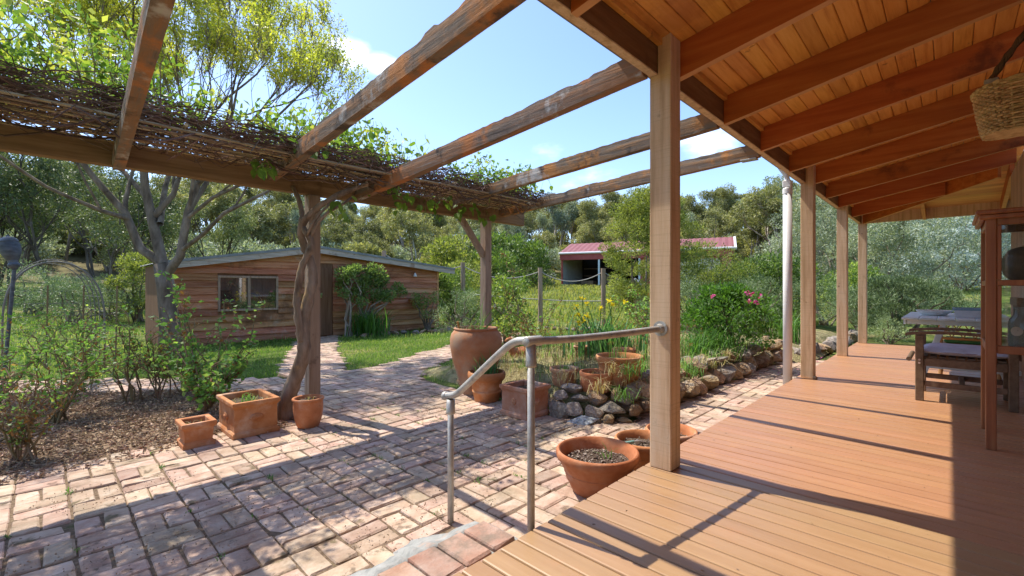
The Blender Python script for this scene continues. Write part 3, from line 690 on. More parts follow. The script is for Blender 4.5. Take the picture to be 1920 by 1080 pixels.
# ------------------------------------------------------------------ lawn, mulch and bed cover
def scatter(n, x0, x1, y0, y1): return np.stack([rng.uniform(x0,x1,n), rng.uniform(y0,y1,n)],1)
SHED_POLY = [(1.6,11.9),(9.1,11.9),(9.1,15.3),(1.6,15.3)]
BED_POLY = [(3.6,2.2),(14.5,1.7),(15,5.4),(9.5,6.0),(5.5,6.0),(4.3,5.0),(3.6,4.3)]
def free(P):
    m = np.ones(len(P), bool)
    for poly in (Z_MAIN, Z_UP, Z_LEFT, Z_MULCH, SHED_POLY, BED_POLY): m &= ~inpoly(P, poly)
    m &= ~((P[:,0] > -1.6) & (P[:,0] < 11.2) & (P[:,1] < 1.35))
    return m
def in_view(P, margin=1.3):
    d = P[:,0]*.7193+P[:,1]*.6947; l = P[:,0]*.6947-P[:,1]*.7193
    return (d > .5) & (np.abs(l) < margin*d)
def lawn(n, x0, x1, y0, y1, h, w, mname, name, label, cond=None):
    P = scatter(n, x0, x1, y0, y1); P = P[free(P) & in_view(P)]
    if cond is not None: P = P[cond(P)]
    R = np.hypot(P[:,0], P[:,1]); nz_ = np.array([mnoise.noise((x*.6, y*.6, 3)) for x, y in P])
    keep = rng.random(len(P)) < np.clip(.75+nz_*1.4, .1, 1); P = P[keep]; R = R[keep]
    P3 = np.column_stack([P, T(P[:,0], P[:,1])-.004]); sc = 1+R*.03
    V, F = blades(P3, h*rng.uniform(.5,1.3,len(P))*sc**.5, w*sc, .7, .5)
    o = obj(name, np_mesh(name, V, F, M[mname])); tag(o, label, 'grass', kind='stuff'); return o
lawn(120000, -3, 11, 5, 12.3, .05, .006, 'blade', 'lawn_grass', 'short green lawn grass between the paths and the shed')
lawn(60000, -8, 16, 9, 22, .09, .012, 'blade', 'lawn_grass', 'longer grass around and behind the brown shed', lambda P: np.hypot(P[:,0], P[:,1]) > 12)
lawn(60000, 8, 40, 3, 36, .16, .03, 'pad_blade', 'paddock_grass', 'yellowing paddock grass on the rise before the red shed', lambda P: np.hypot(P[:,0], P[:,1]) > 13)

# mulch chips
def chips(n, poly, z0, mname, name, label, x0, x1, y0, y1, L=(.012,.045)):
    P = scatter(n, x0, x1, y0, y1); P = P[inpoly(P, poly) & in_view(P, 1.25)]; kp = np.array([mnoise.noise((q[0]*1.6, q[1]*1.6, 9)) > (-.05 if name == 'leaf_litter' else -9) for q in P], bool); P = P[kp] if len(P) else P; n = len(P)
    P3 = np.column_stack([P, z0+rng.random(n)*.022]); A = unit(np.column_stack([rng.normal(size=(n,2)), rng.normal(size=n)*.3]))
    S = unit(np.cross(A, np.array([0,0,1.])+rng.normal(size=(n,3))*.5)); Lh = rng.uniform(*L, n)[:,None]/2; wv = Lh*rng.uniform(.18,.5,n)[:,None]
    Nn = np.cross(A, S); th = .0035
    V = np.stack([P3-A*Lh-S*wv, P3+A*Lh-S*wv*.8, P3+A*Lh+S*wv, P3-A*Lh+S*wv*.8],1)
    V = np.concatenate([V, V-Nn[:,None,:]*th],1).reshape(-1,3); i = (np.arange(n)*8)[:,None,None]
    F = (i+np.array([[0,1,2,3],[0,4,5,1],[1,5,6,2],[2,6,7,3],[3,7,4,0]])[None]).reshape(-1,4)
    o = obj(name, np_mesh(name, V, F, M[mname])); tag(o, label, 'mulch', kind='stuff')
chips(30000, Z_MULCH, PZ-.006, 'chip', 'bark_chips', 'bark chips strewn over the rose bed', -2.2, 2.2, 4.6, 9)
# crumbs of soil and leaf bits on the bricks
edgeP = [(x, 4.615) for x in ()]
chips(6500, Z_MAIN, PZ+.001, 'chip', 'leaf_litter', 'dry leaf bits and crumbs on the brick paving', -.8, 5, 1.9, 4.6, (.003,.011))
chips(500, Z_MAIN, PZ+.001, 'chip', 'leaf_litter', 'twigs and bark bits by the edge of the rose bed', -.8, 1.6, 4.35, 4.6, (.01,.05))
# tiny weeds in the joints
wp = scatter(90, -.6, 4.5, 2, 4.5); wp = np.column_stack([np.round((wp[:,0]-X0)/U)*U+X0, wp[:,1]]); wp = wp[inpoly(wp, Z_MAIN)]
C = np.column_stack([wp, np.full(len(wp), PZ-.008)]); P = np.repeat(C[:60], 9, 0)+rng.normal(size=(len(C[:60])*9,3))*np.array([.012,.018,.0])
V, F = blades(P, rng.uniform(.012,.035,len(P)), .005, .9, .5); o = obj('joint_weeds', np_mesh('joint_weeds', V, F, M['strap_leaf'])); tag(o, 'small green weeds in the brick joints', 'weeds', kind='stuff')

# raised garden bed
xs = np.linspace(3.5, 15, 90); ys = np.linspace(1.7, 6.6, 44); XX, YY = np.meshgrid(xs, ys)
def bedz(x, y):
    e = sstep(3.82, 4.15, x)*sstep(6.3, 4.6, y)*sstep(15, 13, x)*np.where(x < 9, sstep(2.25, 2.6, y), sstep(1.55, 2.1, y))
    n_ = .025*np.sin(x*5.1+y*2)+.02*np.sin(y*7.3-x*2.2)
    return -.27+.30*e+n_*e
ZZ = bedz(XX, YY); V = np.stack([XX.ravel(), YY.ravel(), ZZ.ravel()],1); w_ = len(xs)
F = [(j*w_+i, j*w_+i+1, (j+1)*w_+i+1, (j+1)*w_+i) for j in range(len(ys)-1) for i in range(w_-1)]
me = np_mesh('garden_bed', V, F, M['bed']); me.shade_smooth(); gb = obj('garden_bed', me); tag(gb, kind='structure')
def bedP(n, x0, x1, y0, y1):
    P = scatter(n, x0, x1, y0, y1); P = P[bedz(P[:,0], P[:,1]) > -.1]; return np.column_stack([P, bedz(P[:,0], P[:,1])-.01])
P = bedP(22000, 3.6, 9, 2.2, 6.2); V, F = blades(P, rng.uniform(.03,.10,len(P)), .006, 1.0, .8); o = obj('dry_grass', np_mesh('dry_grass', V, F, M['straw'])); tag(o, 'dry straw and short grass over the raised bed', 'grass', kind='stuff')
P = bedP(5600, 3.6, 8.8, 2.4, 6.2); 
nzv = np.array([mnoise.noise((p[0]*1.7, p[1]*1.7, 1)) for p in P]); P = P[nzv > -.02]
V, F = blades(P, rng.uniform(.06,.20,len(P)), .007, .6, .6); o = obj('bed_grass', np_mesh('bed_grass', V, F, M['strap_leaf'])); tag(o, 'thin green grassy leaves among the stalks in the raised bed', 'grass', kind='stuff')
mbs = MB(); heads = []
for p in bedP(300, 3.75, 6.8, 2.5, 5.0):
    h = random.uniform(.25, .55); q = Vector(p)+Vector((random.gauss(0,.06), random.gauss(0,.06), h)); mbs.tube(curve_pts(p, q, 3, 0, .03), [.003,.0025,.002,.002], 3, False); heads.append(q)
o = obj('flower_stalks', mbs.mesh('flower_stalks', M['cane_green'])); tag(o, 'thin dry flower stalks standing over the raised bed', 'stalks', kind='stuff')
H = np.array([tuple(h) for h in heads]); P = np.repeat(H, 5, 0)+rng.normal(size=(len(H)*5,3))*.008
V, F = leaf_arr(P, rdir(len(P)), .022, .6); o = obj('seed_heads', np_mesh('seed_heads', V, F, M['brown_leaf'])); tag(o, 'brown seed heads on the stalks of the raised bed', 'seed heads', kind='stuff')

# strappy plants
def strap(name, label, base, r, h, n, w, mname, group=None, lean=.75, bend=.55, cat='plant'):
    t = thing(name, label, cat, base, 0, group); base = np.array(base)
    P = base+np.column_stack([rng.normal(size=(n,2))*r*.3, np.zeros(n)]); V, F = blades(P, h*rng.uniform(.6,1.15,n), w, lean, bend); leaves_obj('foliage', t, M[mname], V, F); return t
def on_bed(px, py):
    z = .03
    for _ in range(4): p = G(px, py, z); z = float(bedz(p.x, p.y))
    return Vector((p.x, p.y, z-.01))
strap('strappy_plant', 'clump of long arching green blades beside the stone edge below the pink flowered shrub', on_bed(1338, 668), .55, .52, 260, .014, 'strap_leaf', lean=.9, bend=.8)
strap('strappy_plant', 'smaller clump of green blades spilling between the arching clump and the post', on_bed(1300, 672), .4, .42, 150, .012, 'strap_leaf', lean=.9, bend=.8)
strap('strappy_plant', 'dark green strap leaved clump behind the white downpipe', on_bed(1478, 640), .5, .62, 160, .016, 'strap_leaf')
strap('strappy_plant', 'dark strap leaved clump growing against the shed wall', Vector((6.15, 11.3, LZ)), .8, .75, 240, .03, 'strap_leaf')
t = strap('iris_plant', 'yellow flowering iris clump with broad upright leaves', on_bed(1135, 668), .75, .56, 190, .036, 'iris_leaf', lean=.5, bend=.35)
fl = []
for i, (px, py) in enumerate([(1080,575),(1092,560),(1100,592),(1083,590),(1095,600),(1141,565),(1148,572),(1127,577),(1100,570),(1172,566),(1085,605)]):
    p = D(px, py, 6.5); mb = MB(); b = Vector(wloc(t))+Vector((random.gauss(0,.1), random.gauss(0,.1), .02)); mb.tube(curve_pts(b, p, 4, 0, .02), .006, 4)
    s = part('flower_stem', mb, M['iris_leaf'], t)
    Pq = np.repeat(np.array([tuple(p)]), 9, 0)+rng.normal(size=(9,3))*.01; V, F = leaf_arr(Pq, unit(rdir(9)+np.array([0,0,.2])), .048, .7); leaves_obj('flower', t, M['yellow'], V, F, None)

# ------------------------------------------------------------------ rose bushes in the mulch bed
def rose(label, base, h, spread, ncane, lmat='rose_leaf', dens=1.0, canes=None, leaf=.05, bare=.35, group='rose bushes in the bark mulch bed', name='rose_bush', brown=.15):
    base = Vector(base); t = thing(name, label, 'rose bush', base, 0, group)
    mb = MB(); LP = []; LA = []; BP = []; BA = []
    tips = [Vector(c)-base for c in canes] if canes else []
    for i in range(ncane):
        a = random.uniform(0, 2*math.pi); u = random.uniform(.25, 1); tips.append(Vector((math.cos(a)*spread*u, math.sin(a)*spread*u, h*random.uniform(.5, 1))))
    for ti in tips:
        p0 = base+Vector((random.gauss(0,.04), random.gauss(0,.04), 0)); pts = curve_pts(p0, base+ti, 7, -.05*h, .035)
        mb.tube(pts, [.009*(1-.6*j/7) for j in range(8)], 5)
        tw = [(pts, .5)]
        for j in range(2, 8):
            for q in range(random.choice((1,2,2,3))):
                d = Vector((random.gauss(0,1), random.gauss(0,1), random.gauss(.5,.6))).normalized()*random.uniform(.08, .28)*max(.5, h)
                tp = curve_pts(pts[j], pts[j]+d, 3, 0, .06); mb.tube(tp, [.005,.004,.003,.002], 4, False); tw.append((tp, 1))
        for (tp, wgt) in tw:
            zt = (tp[-1].z-base.z)/max(h,.1)
            if zt < bare*random.uniform(.4,1): continue
            for m in range(int(random.uniform(3, 7.5)*dens*(1 if wgt == 1 else .5))):
                k = random.uniform(.2, 1)*(len(tp)-1); i0 = min(int(k), len(tp)-2); pp = tp[i0].lerp(tp[i0+1], k-i0)+Vector((random.gauss(0,.022), random.gauss(0,.022), random.gauss(0,.02)))
                if random.random() < brown: BP.append(pp); BA.append((random.gauss(0,1), random.gauss(0,1), -.8))
                else: LP.append(pp); LA.append((random.gauss(0,1), random.gauss(0,1), random.gauss(.1,.5)))
    part('canes', mb, M['rose_stem'], t)
    if LP:
        P = np.array([tuple(p) for p in LP]); V, F = leaf_arr(P, unit(np.array(LA)), leaf*rng.uniform(.6,1.3,len(P)), .62); leaves_obj('foliage', t, M[lmat], V, F)
    if BP:
        P = np.array([tuple(p) for p in BP]); V, F = leaf_arr(P, unit(np.array(BA)), leaf*rng.uniform(.5,1.1,len(P)), .55); leaves_obj('dead_leaves', t, M['brown_leaf'], V, F)
    return t
rose('sparse rose bush with brown withered leaves at the front corner of the mulch bed', G(40, 862, PZ), .75, .38, 10, dens=.9, bare=.1, brown=.6, leaf=.036)
rose('leafy rose bush with pale shoots behind the withered rose', G(112, 792, PZ), .85, .42, 11, dens=1.2, brown=.15, leaf=.042)
rose('bare legged rose bush with a few leaves in the middle of the mulch bed', G(243, 752, PZ), .95, .3, 7, dens=.8, bare=.5, brown=.25, leaf=.042)
rose('tall rose bush with long bare shoots behind the square planters', G(388, 770, PZ), .6, .42, 11, dens=1.1, bare=.15, brown=.12, leaf=.06,
     canes=[D(318, 520, 5.0), D(330, 545, 5.1), D(345, 570, 5.0), D(420, 565, 5.2), D(497, 575, 5.0), D(470, 640, 4.9), D(300, 600, 5.1), D(440, 600, 5.0)])
rose('dense dark leaved rose bush at the left edge of the mulch bed', G(-10, 790, PZ), .95, .5, 12, dens=1.3, brown=.1, leaf=.045)
rose('rose bush with green young leaves beside the metal arch', G(140, 722, PZ), .95, .5, 12, dens=1.2, brown=.08, leaf=.045)
rose('low rose bush with rusty dead leaves next to the tree trunk', G(300, 745, PZ), .95, .4, 9, dens=1.0, brown=.5, leaf=.045)
rose('thin green rose bush behind the left planter', G(352, 735, PZ), .7, .35, 8, dens=.9, brown=.1, leaf=.05)
rose('thorny half bare rose bush behind the large urn', on_bed(1000, 655), .7, .5, 6, dens=.55, bare=.6, brown=.35, leaf=.06, group=None, canes=[D(935, 520, 7.0), D(950, 480, 7.0), D(1060, 545, 7.2), D(1040, 570, 7.2), D(985, 590, 7.0), D(915, 560, 7.0), D(950,500,6.9)])
rose('rose bush with yellow buds behind the irises', on_bed(1205, 640), 1.05, .8, 10, dens=1.0, bare=.2, brown=.1, leaf=.06, group=None)
rose('cut back bare rose by the rope fence', on_bed(1085, 640), .75, .3, 6, dens=.15, bare=.8, brown=.5, leaf=.05, group=None)

# ------------------------------------------------------------------ shrubs
def at(px, d, z=None):
    p = D(px, 541, d); p.z = Tz(p.x, p.y) if z is None else z; return p
t = bush('flowering_shrub', 'bright green rounded shrub with pink flowers above the stone edging', 'shrub', on_bed(1366, 655), (.68, .66, 1.12), .062, 6500, 'peony', k=50, low=.22, flat=.9, cr=.30, nst=12)
for (px, py) in [(1409,551),(1417,567),(1404,565),(1425,556),(1402,549),(1337,556),(1434,566),(1400,536),(1398,538),(1440,563)][:6]:
    p = D(px, py, 6.85); Pq = np.repeat(np.array([tuple(p)]), 11, 0)+rng.normal(size=(11,3))*.01; V, F = leaf_arr(Pq, unit(rdir(11)+np.array([0,0,.3])), .042, .8); leaves_obj('flower', t, M['pink'], V, F, None)
bush('low_shrub', 'low lime green mound on the stone edge left of the downpipe', 'shrub', on_bed(1432, 660), (.42,.42,.34), .03, 3000, 'wattle', k=24, low=.1)
bush('feathery_shrub', 'tall feathery yellow green shrub left of the front post', 'shrub', at(1218, 12.2), (1.25,1.4,4.5), .075, 40000, 'wattle', k=170, flat=.7, low=.05, wr=.3, cr=.22, nst=16, up=.1)
bush('feathery_shrub', 'yellow green shrub showing right of the front post below the red roof', 'shrub', at(1315, 14), (1.6,1.5,3.0), .08, 14000, 'wattle', k=70, flat=.7, low=.05, wr=.3, cr=.25, nst=10)
SHR = 'shrubs behind the garden bed'
bush('dark_shrub', 'dark glossy shrub right under the red shed gable', 'shrub', at(1398, 15.5), (1.7,1.6,2.3), .10, 9000, 'shrub', group=SHR, k=50)
bush('dark_shrub', 'green shrub between the red shed and the downpipe', 'shrub', at(1452, 14.5), (1.5,1.5,2.4), .10, 9000, 'shrub', group=SHR, k=50)
bush('grey_shrub', 'grey green fine leaved shrub behind the pink flowered shrub', 'shrub', at(1300, 10.2, .0), (1.3,1.2,1.35), .05, 9000, 'rosemary', group=SHR, k=60, wr=.2)
bush('grey_shrub', 'grey green wide shrub right behind the flowers by the downpipe', 'shrub', at(1415, 10.8, .0), (1.5,1.3,1.45), .05, 10000, 'rosemary', group=SHR, k=60, wr=.2)
bush('grey_shrub', 'fine dark shrub seen between the second and third veranda post', 'shrub', at(1545, 13, .0), (1.1,1.2,1.5), .05, 9000, 'rosemary', group=SHR, k=50, wr=.2)
bush('rosemary_bush', 'large rosemary like bush past the end of the deck', 'shrub', at(1690, 10.2, -.05), (1.15,1.15,1.5), .07, 18000, 'rosemary', group=SHR, k=60, wr=.18, cr=.22, up=.9)
bush('rosemary_bush', 'rosemary like bush right behind the pale table', 'shrub', at(1775, 11.4, -.05), (1.0,1.0,1.1), .06, 10000, 'rosemary', group=SHR, k=60, wr=.16, up=.9)
bush('rosemary_bush', 'rosemary like bush left of the last veranda post', 'shrub', at(1608, 11.4, -.05), (.9,.9,1.25), .06, 10000, 'rosemary', group=SHR, k=60, wr=.16, up=.9)
bush('rosemary_bush', 'low rosemary like tuft at the corner of the deck', 'shrub', at(1668, 9.0, -.12), (.35,.35,.65), .05, 2500, 'rosemary', group=SHR, k=20, wr=.16, up=.9)
bush('leafy_shrub', 'yellow green broad leaved shrub between the third and last post', 'shrub', at(1598, 15), (1.0,1.0,2.0), .12, 4000, 'shrub', group=SHR, k=36)
def bigshrub(label, px, d, size, leaf, n, m, k=90, name='large_shrub', **kw):
    return bush(name, label, 'tree', at(px, d), size, leaf, n, m, group='tall shrubs beyond the veranda', k=k, cr=.20, low=.04, **kw)
bigshrub('tall grey olive leaved tree beyond the end of the veranda', 1690, 17.5, (2.7,2.4,4.6), .11, 26000, 'olive', wr=.28)
bigshrub('silver leaved tree at the right end of the veranda view', 1800, 21, (2.6,2.6,5.4), .13, 20000, 'silver', wr=.35)
bigshrub('grey olive leaved tree seen left of the last post', 1590, 20, (2.2,2.2,5.2), .12, 18000, 'olive', wr=.28)
bigshrub('pale olive tree between the downpipe and the second post', 1535, 25, (2.6,2.6,6.4), .15, 16000, 'olive', wr=.28)
bigshrub('silver grey tree filling the gap above the table', 1850, 24, (3.4,3.0,6.0), .14, 16000, 'silver', wr=.35)
bigshrub('dull green tree behind the olive leaved trees', 1720, 28, (4,3.5,8.5), .18, 16000, 'gum', wr=.35)
bush('shed_climber', 'climbing rose shrub with bare stems against the shed front', 'shrub', (5.95, 11.55, LZ), (1.55,.4,2.15), .085, 5200, 'climber_leaf', k=46, low=.5, nst=14, stem='gumbark', cr=.42)
bush('shed_climber', 'pale flowered bush arching from the shed corner', 'shrub', (8.2, 11.55, LZ), (.75,.35,1.35), .06, 1500, 'climber_leaf', k=22, low=.4, nst=9, wr=.4)
bush('corner_shrub', 'shrub with dark trunk beside the right shed corner', 'shrub', (10.1, 12.8, LZ), (.95,.95,2.1), .085, 6500, 'shrub', k=50, low=.2, nst=8)
bush('corner_shrub', 'bright leaved bush between the shed corner and the second pergola post', 'shrub', at(868, 19), (1.5,1.4,2.3), .11, 7000, 'wattle', k=50, low=.1, wr=.45)
bush('grey_flower_bush', 'bush with pale flower heads behind the large urn', 'shrub', at(875, 10.5), (.75,.7,1.35), .05, 5000, 'rosemary', k=44, wr=.25)
bush('post_climber', 'leafy dark bush right of the second pergola post', 'shrub', at(948, 10), (.6,.6,1.75), .075, 3600, 'shrub', k=34, low=.1)
bush('round_bush', 'large rounded green bush in the paddock left of the red shed', 'shrub', at(955, 32), (3.3,2.8,4.0), .22, 9000, 'shrub', k=60, low=.02)
bush('round_bush', 'bush in the paddock behind the shed corner', 'shrub', at(852, 30), (2.4,2.2,3.6), .22, 6000, 'wattle', k=40, low=.02)
bush('round_bush', 'grey shrub beside the red shed post', 'shrub', at(1012, 36), (1.8,1.8,3.4), .2, 4000, 'olive', k=36, low=.02)
for i, (px, d, r, h) in enumerate([(135,13.5,1.3,1.5),(60,15,1.6,1.8),(215,15,1.4,1.6)]):
    bush('grey_shrub', ['grey green bush beyond the metal arch', 'wide grey bush at the far left behind the ornament', 'grey bush left of the tree trunk'][i], 'shrub', at(px, d), (r,r,h), .07, 6000, 'rosemary', group=SHR, k=50, wr=.25)
bush('yellow_shrub', 'yellow green conical shrub behind the tree trunk', 'shrub', at(262, 15), (.75,.75,2.5), .09, 4500, 'wattle', k=40, wr=.4)

# ------------------------------------------------------------------ trees
def rot_about(v, axis, a): return Matrix.Rotation(a, 3, axis) @ v
def grow(p, d, L, r, lev, maxlev, tubes, tips, spread=.65, ratio=.66, nch=(3,4), upb=.12, wander=.18, segs=5, env=None):
    pts = [p.copy()]; dd = d.normalized()
    for i in range(segs):
        dd = (dd+Vector((random.gauss(0,wander), random.gauss(0,wander), random.gauss(0,wander)+upb))).normalized(); pts.append(pts[-1]+dd*L/segs)
        if env and len(pts) > 2 and env(pts[-1]): pts.pop(); break
    segs = len(pts)-1
    if env and segs < 2 : tips.append((pts[-1], dd)); return
    r2 = r*.55
    tubes.append((pts, [r+(r2-r)*i/segs for i in range(segs+1)], lev))
    if lev >= maxlev: tips.append((pts[-1], dd)); tips.append((pts[-2], dd)); return
    n = random.randint(*nch); a0 = random.uniform(0, 6.28)
    for c in range(n):
        t = .35+.65*(c+random.random())/n if c else 1
        k = min(int(t*segs), segs-1); q = pts[k].lerp(pts[k+1], t*segs-k) if t < 1 else pts[-1]
        ax = dd.orthogonal().normalized(); ax = rot_about(ax, dd, a0+c*2.4); nd = rot_about(dd, ax, spread*random.uniform(.6,1.2) if c else spread*.3)
        grow(q, nd, L*ratio*random.uniform(.8,1.15), max(.0035, r*(.62 if c else .72)*(1-.35*t*.6)), lev+1, maxlev, tubes, tips, spread, ratio, nch, upb, wander, max(3, segs-1), env)
def tubes_mb(tubes):
    mb = MB()
    for (pts, rr, lev) in tubes: mb.tube(pts, rr, 8 if lev == 0 else 6 if lev == 1 else 4 if lev < 3 else 3, lev == 0)
    return mb
random.seed(21)
TB = Vector((1.62, 10.15, LZ-.05))
tree = thing('shade_tree', 'big spreading tree with fresh yellow green leaves and several grey limbs', 'tree', TB)
tubes = []; tips = []
def TP(px, py, d=8.3): return D(px, py, d)
fork = TP(305, 495, 8.3)
tubes.append(([TB, TP(318, 600, 8.3), TP(312, 545, 8.3), fork], [.20,.155,.14,.14], 0))
LIMBS = [ # lists of pixel points, base radius
  ([fork, TP(262,465,8.3), TP(235,400,8.2), TP(200,360,8.0)], .105, Vector((-.9,-.1,.9))),
  ([fork, TP(285,410,8.4), TP(272,350,8.4), TP(268,290,8.3)], .11, Vector((-.15,0,1))),
  ([TP(309,520,8.3), TP(338,480,8.2), TP(352,400,8.2), TP(372,340,8.2)], .10, Vector((.35,.1,1))),
  ([TP(285,410,8.4), TP(325,365,8.5), TP(340,320,8.6)], .07, Vector((.3,.2,1))),
  ([TP(340,470,8.2), TP(380,440,8.0), TP(420,400,7.8), TP(470,375,7.7)], .055, Vector((1,-.4,.45))),
  ([TP(350,410,8.2), TP(400,370,8.1), TP(455,345,8.0)], .05, Vector((.9,-.4,.7))),
  ([TP(240,410,8.2), TP(190,395,7.8), TP(130,370,7.4)], .055, Vector((-.9,-.5,.45))),
  ([TP(275,370,8.4), TP(230,320,8.6), TP(180,280,8.7)], .06, Vector((-.6,.3,.9))),
  ([TP(352,400,8.2), TP(395,330,8.6), TP(440,270,8.9)], .06, Vector((.6,0,.9))),
  ([TP(372,345,8.2), TP(420,300,8.0), TP(480,262,7.9)], .05, Vector((.8,-.2,.8))),
  ([TP(330,320,8.6), TP(370,250,9.0), TP(420,190,9.3)], .05, Vector((.5,.3,1))),
  ([TP(268,300,8.3), TP(230,230,8.5), TP(170,170,8.6)], .05, Vector((-.6,.1,1))),
  ([TP(300,420,8.4), TP(310,350,9.0), TP(330,290,9.5)], .07, Vector((.2,.8,.9))),
]
EC = Vector((TB.x-.1, TB.y+.1, 4.2))
def ENV(p): q = p-EC; return (q.x/3.35)**2+(q.y/3.35)**2+(q.z/4.1)**2 > 1 or p.z < 1.6
for (pts, r, d) in LIMBS:
    n = len(pts); r *= .82; tubes.append((pts, [r*(1-.38*i/(n-1)) for i in range(n)], 1))
    dd = (pts[-1]-pts[-2]).normalized()*.8+Vector(d).normalized()*.5
    grow(pts[-1], dd, 1.55, r*.62, 1, 5, tubes, tips, spread=.50, ratio=.74, nch=(3,3), upb=.10, wander=.12, env=ENV)
    mid = pts[len(pts)//2]
    grow(mid, dd+Vector((random.gauss(0,.6), random.gauss(0,.6), .3)), 1.3, r*.5, 1, 5, tubes, tips, spread=.52, ratio=.70, nch=(2,3), upb=.09, wander=.12, env=ENV)
print('segs', len(tubes))
tw_ = MB()
tubes_n = tubes_mb([t for t in tubes if t[2] <= 0]); part('trunk', tubes_n, M['bark'], tree, smooth=True)
part('branches', tubes_mb([t for t in tubes if t[2] > 0]), M['bark'], tree, smooth=True)
print('tree tips', len(tips), 'tubes', len(tubes))
ntips = []
for (p, d) in tips:      # fine upright twigs that carry the leaf tufts
    for k in range(2 if len(tips) > 2500 else 3):
        e = (d*.7+Vector((random.gauss(0,.35), random.gauss(0,.35), .75))).normalized(); L = random.uniform(.16,.42); q = p+e*L+Vector((random.gauss(0,.02), random.gauss(0,.02), 0))
        if ENV(q) and random.random() < .6: continue
        tw_.tube([p, p.lerp(q,.5)+Vector((random.gauss(0,.012), random.gauss(0,.012), 0)), q], [.0045,.0036,.0024], 3, False); ntips.append((q, e))
        if random.random() < .5: ntips.append((p.lerp(q,.6), e))
part('twigs', tw_, M['bark'], tree, kind='stuff')
tips = ntips
TPp = np.array([tuple(p) for p, d in tips]); TD = np.array([tuple(d) for p, d in tips])
per = max(7, min(26, 78000//len(TPp)))
P = np.repeat(TPp, per, 0)+rng.normal(size=(len(TPp)*per,3))*np.array([.052,.052,.05]); A = unit(np.repeat(TD, per, 0)*.3+rdir(len(P))*.9+np.array([0,0,.05]))
V, F = leaf_arr(P, A, .062*rng.uniform(.6,1.3,len(P)), .42); leaves_obj('crown', tree, M['bright'], V, F)
print('crown leaves', len(P), 'extent', TPp.min(0), TPp.max(0))

# gum tree variants for the hill; every tree is an object, alike ones share meshes
def gum(h, w, nl, seed, lmat, leaf, name='gum_tree', stems=2, group='gum trees on the hillside', label='olive green gum tree in the wooded hillside'):
    random.seed(seed); t = thing(name, label, 'tree', (0,0,-500), 0, group); tubes = []; C = []
    b0 = Vector((0,0,-500))
    for s in range(stems):
        p = b0+Vector((random.gauss(0,.15), random.gauss(0,.15), -.5)); d = Vector((random.gauss(0,.25), random.gauss(0,.25), 1)); tp = []
        grow(p, d, h*.5, (.011 if 'dark' in lmat else .016)*h, 0, 3, tubes, tp, spread=.55, ratio=.55, nch=(3,4), upb=.14, wander=.12, segs=5); C += [q for q, _ in tp[::3]]
    Ca = np.array([tuple(c) for c in C]); c0 = Ca.mean(0); Ca[:,:2] = (Ca[:,:2]-0)*(w*.5/max(.1, np.abs(Ca[:,:2]).max())); zt = Ca[:,2]+500; Ca[:,2] = zt/zt.max()*h*.95-500
    sx = w*.5/max(.1, np.abs(np.array([tuple(c) for c in C])[:,:2]).max()); sz = h*.95/zt.max()
    for i, (pts, rr, lev) in enumerate(tubes): tubes[i] = ([Vector((p.x*sx, p.y*sx, (p.z+500)*sz-500)) for p in pts], rr, lev)
    part('trunk', tubes_mb(tubes), M['dark_bark' if 'dark' in lmat else 'gumbark'], t, smooth=True)
    k = len(Ca); per = max(6, nl//k); P, d = clump_points(Ca, h*.085*rng.uniform(.7,1.4,k), per, .75, .4)
    A = unit(rdir(len(P))*.8+np.array([0,0,-.35])+d*.4); V, F = leaf_arr(P, A, leaf*rng.uniform(.6,1.3,len(P)), .34); leaves_obj('crown', t, M[lmat], V, F); return t
GL = ['olive green gum tree in the wooded hillside', 'tall gum tree with pale branches among the hillside trees', 'dull brown green gum tree with an open crown on the hill', 'broad grey green gum tree on the wooded hill']
protos = [gum(9, 6.5, 8000, 1, 'gum', .30, label=GL[0]), gum(11, 6, 7000, 2, 'gum', .32, stems=1, label=GL[1]), gum(8, 7, 8000, 3, 'gum', .30, stems=3, label=GL[2]), gum(9.5, 5.5, 6500, 4, 'olive', .28, label=GL[3])]
used = set()
random.seed(5)
def place(proto, p, s=1, lab=None):
    rz = random.uniform(0, 6.28); sc = (s, s, s*random.uniform(.9,1.1))
    if proto.name not in used:
        used.add(proto.name); proto.location = p; proto.rotation_euler = (0,0,rz); proto.scale = sc; 
        if lab: proto['label'] = lab
        return proto
    return dup(proto, p, rz, lab, sc)
n_t = 0
# children of the gum prototypes are stored relative to their root, so moving the root moves the tree
ROWS = [(38,48,20,.55,.72,560,1520),(47,58,26,.62,.85,540,1560),(58,72,32,.7,.95,520,1580),(72,90,34,.75,1.0,500,1600),(90,112,30,.8,1.05,480,1620),(36,48,16,.7,.95,-220,560),(48,66,20,.75,1.0,-240,560),(66,95,20,.85,1.1,-240,540),(34,70,16,.75,1.0,-1100,-240),(60,95,12,.9,1.1,-1200,-240),(26,40,10,.65,.85,1420,1900),(40,62,16,.75,1.0,1440,2050),(62,95,14,.9,1.2,1480,2050)]
for row, (d0, d1, n, s0, s1, p0, p1) in enumerate(ROWS):
    for i in range(n):
        px = p0+(p1-p0)*(i+random.uniform(.1,.9))/n; d = random.uniform(d0, d1)
        if row in (0, 1) and 1000 < px < 1420: d += 9
        p = at(px, d); place(protos[random.choice((0,0,1,2,2,3))], p, random.uniform(s0, s1)); n_t += 1
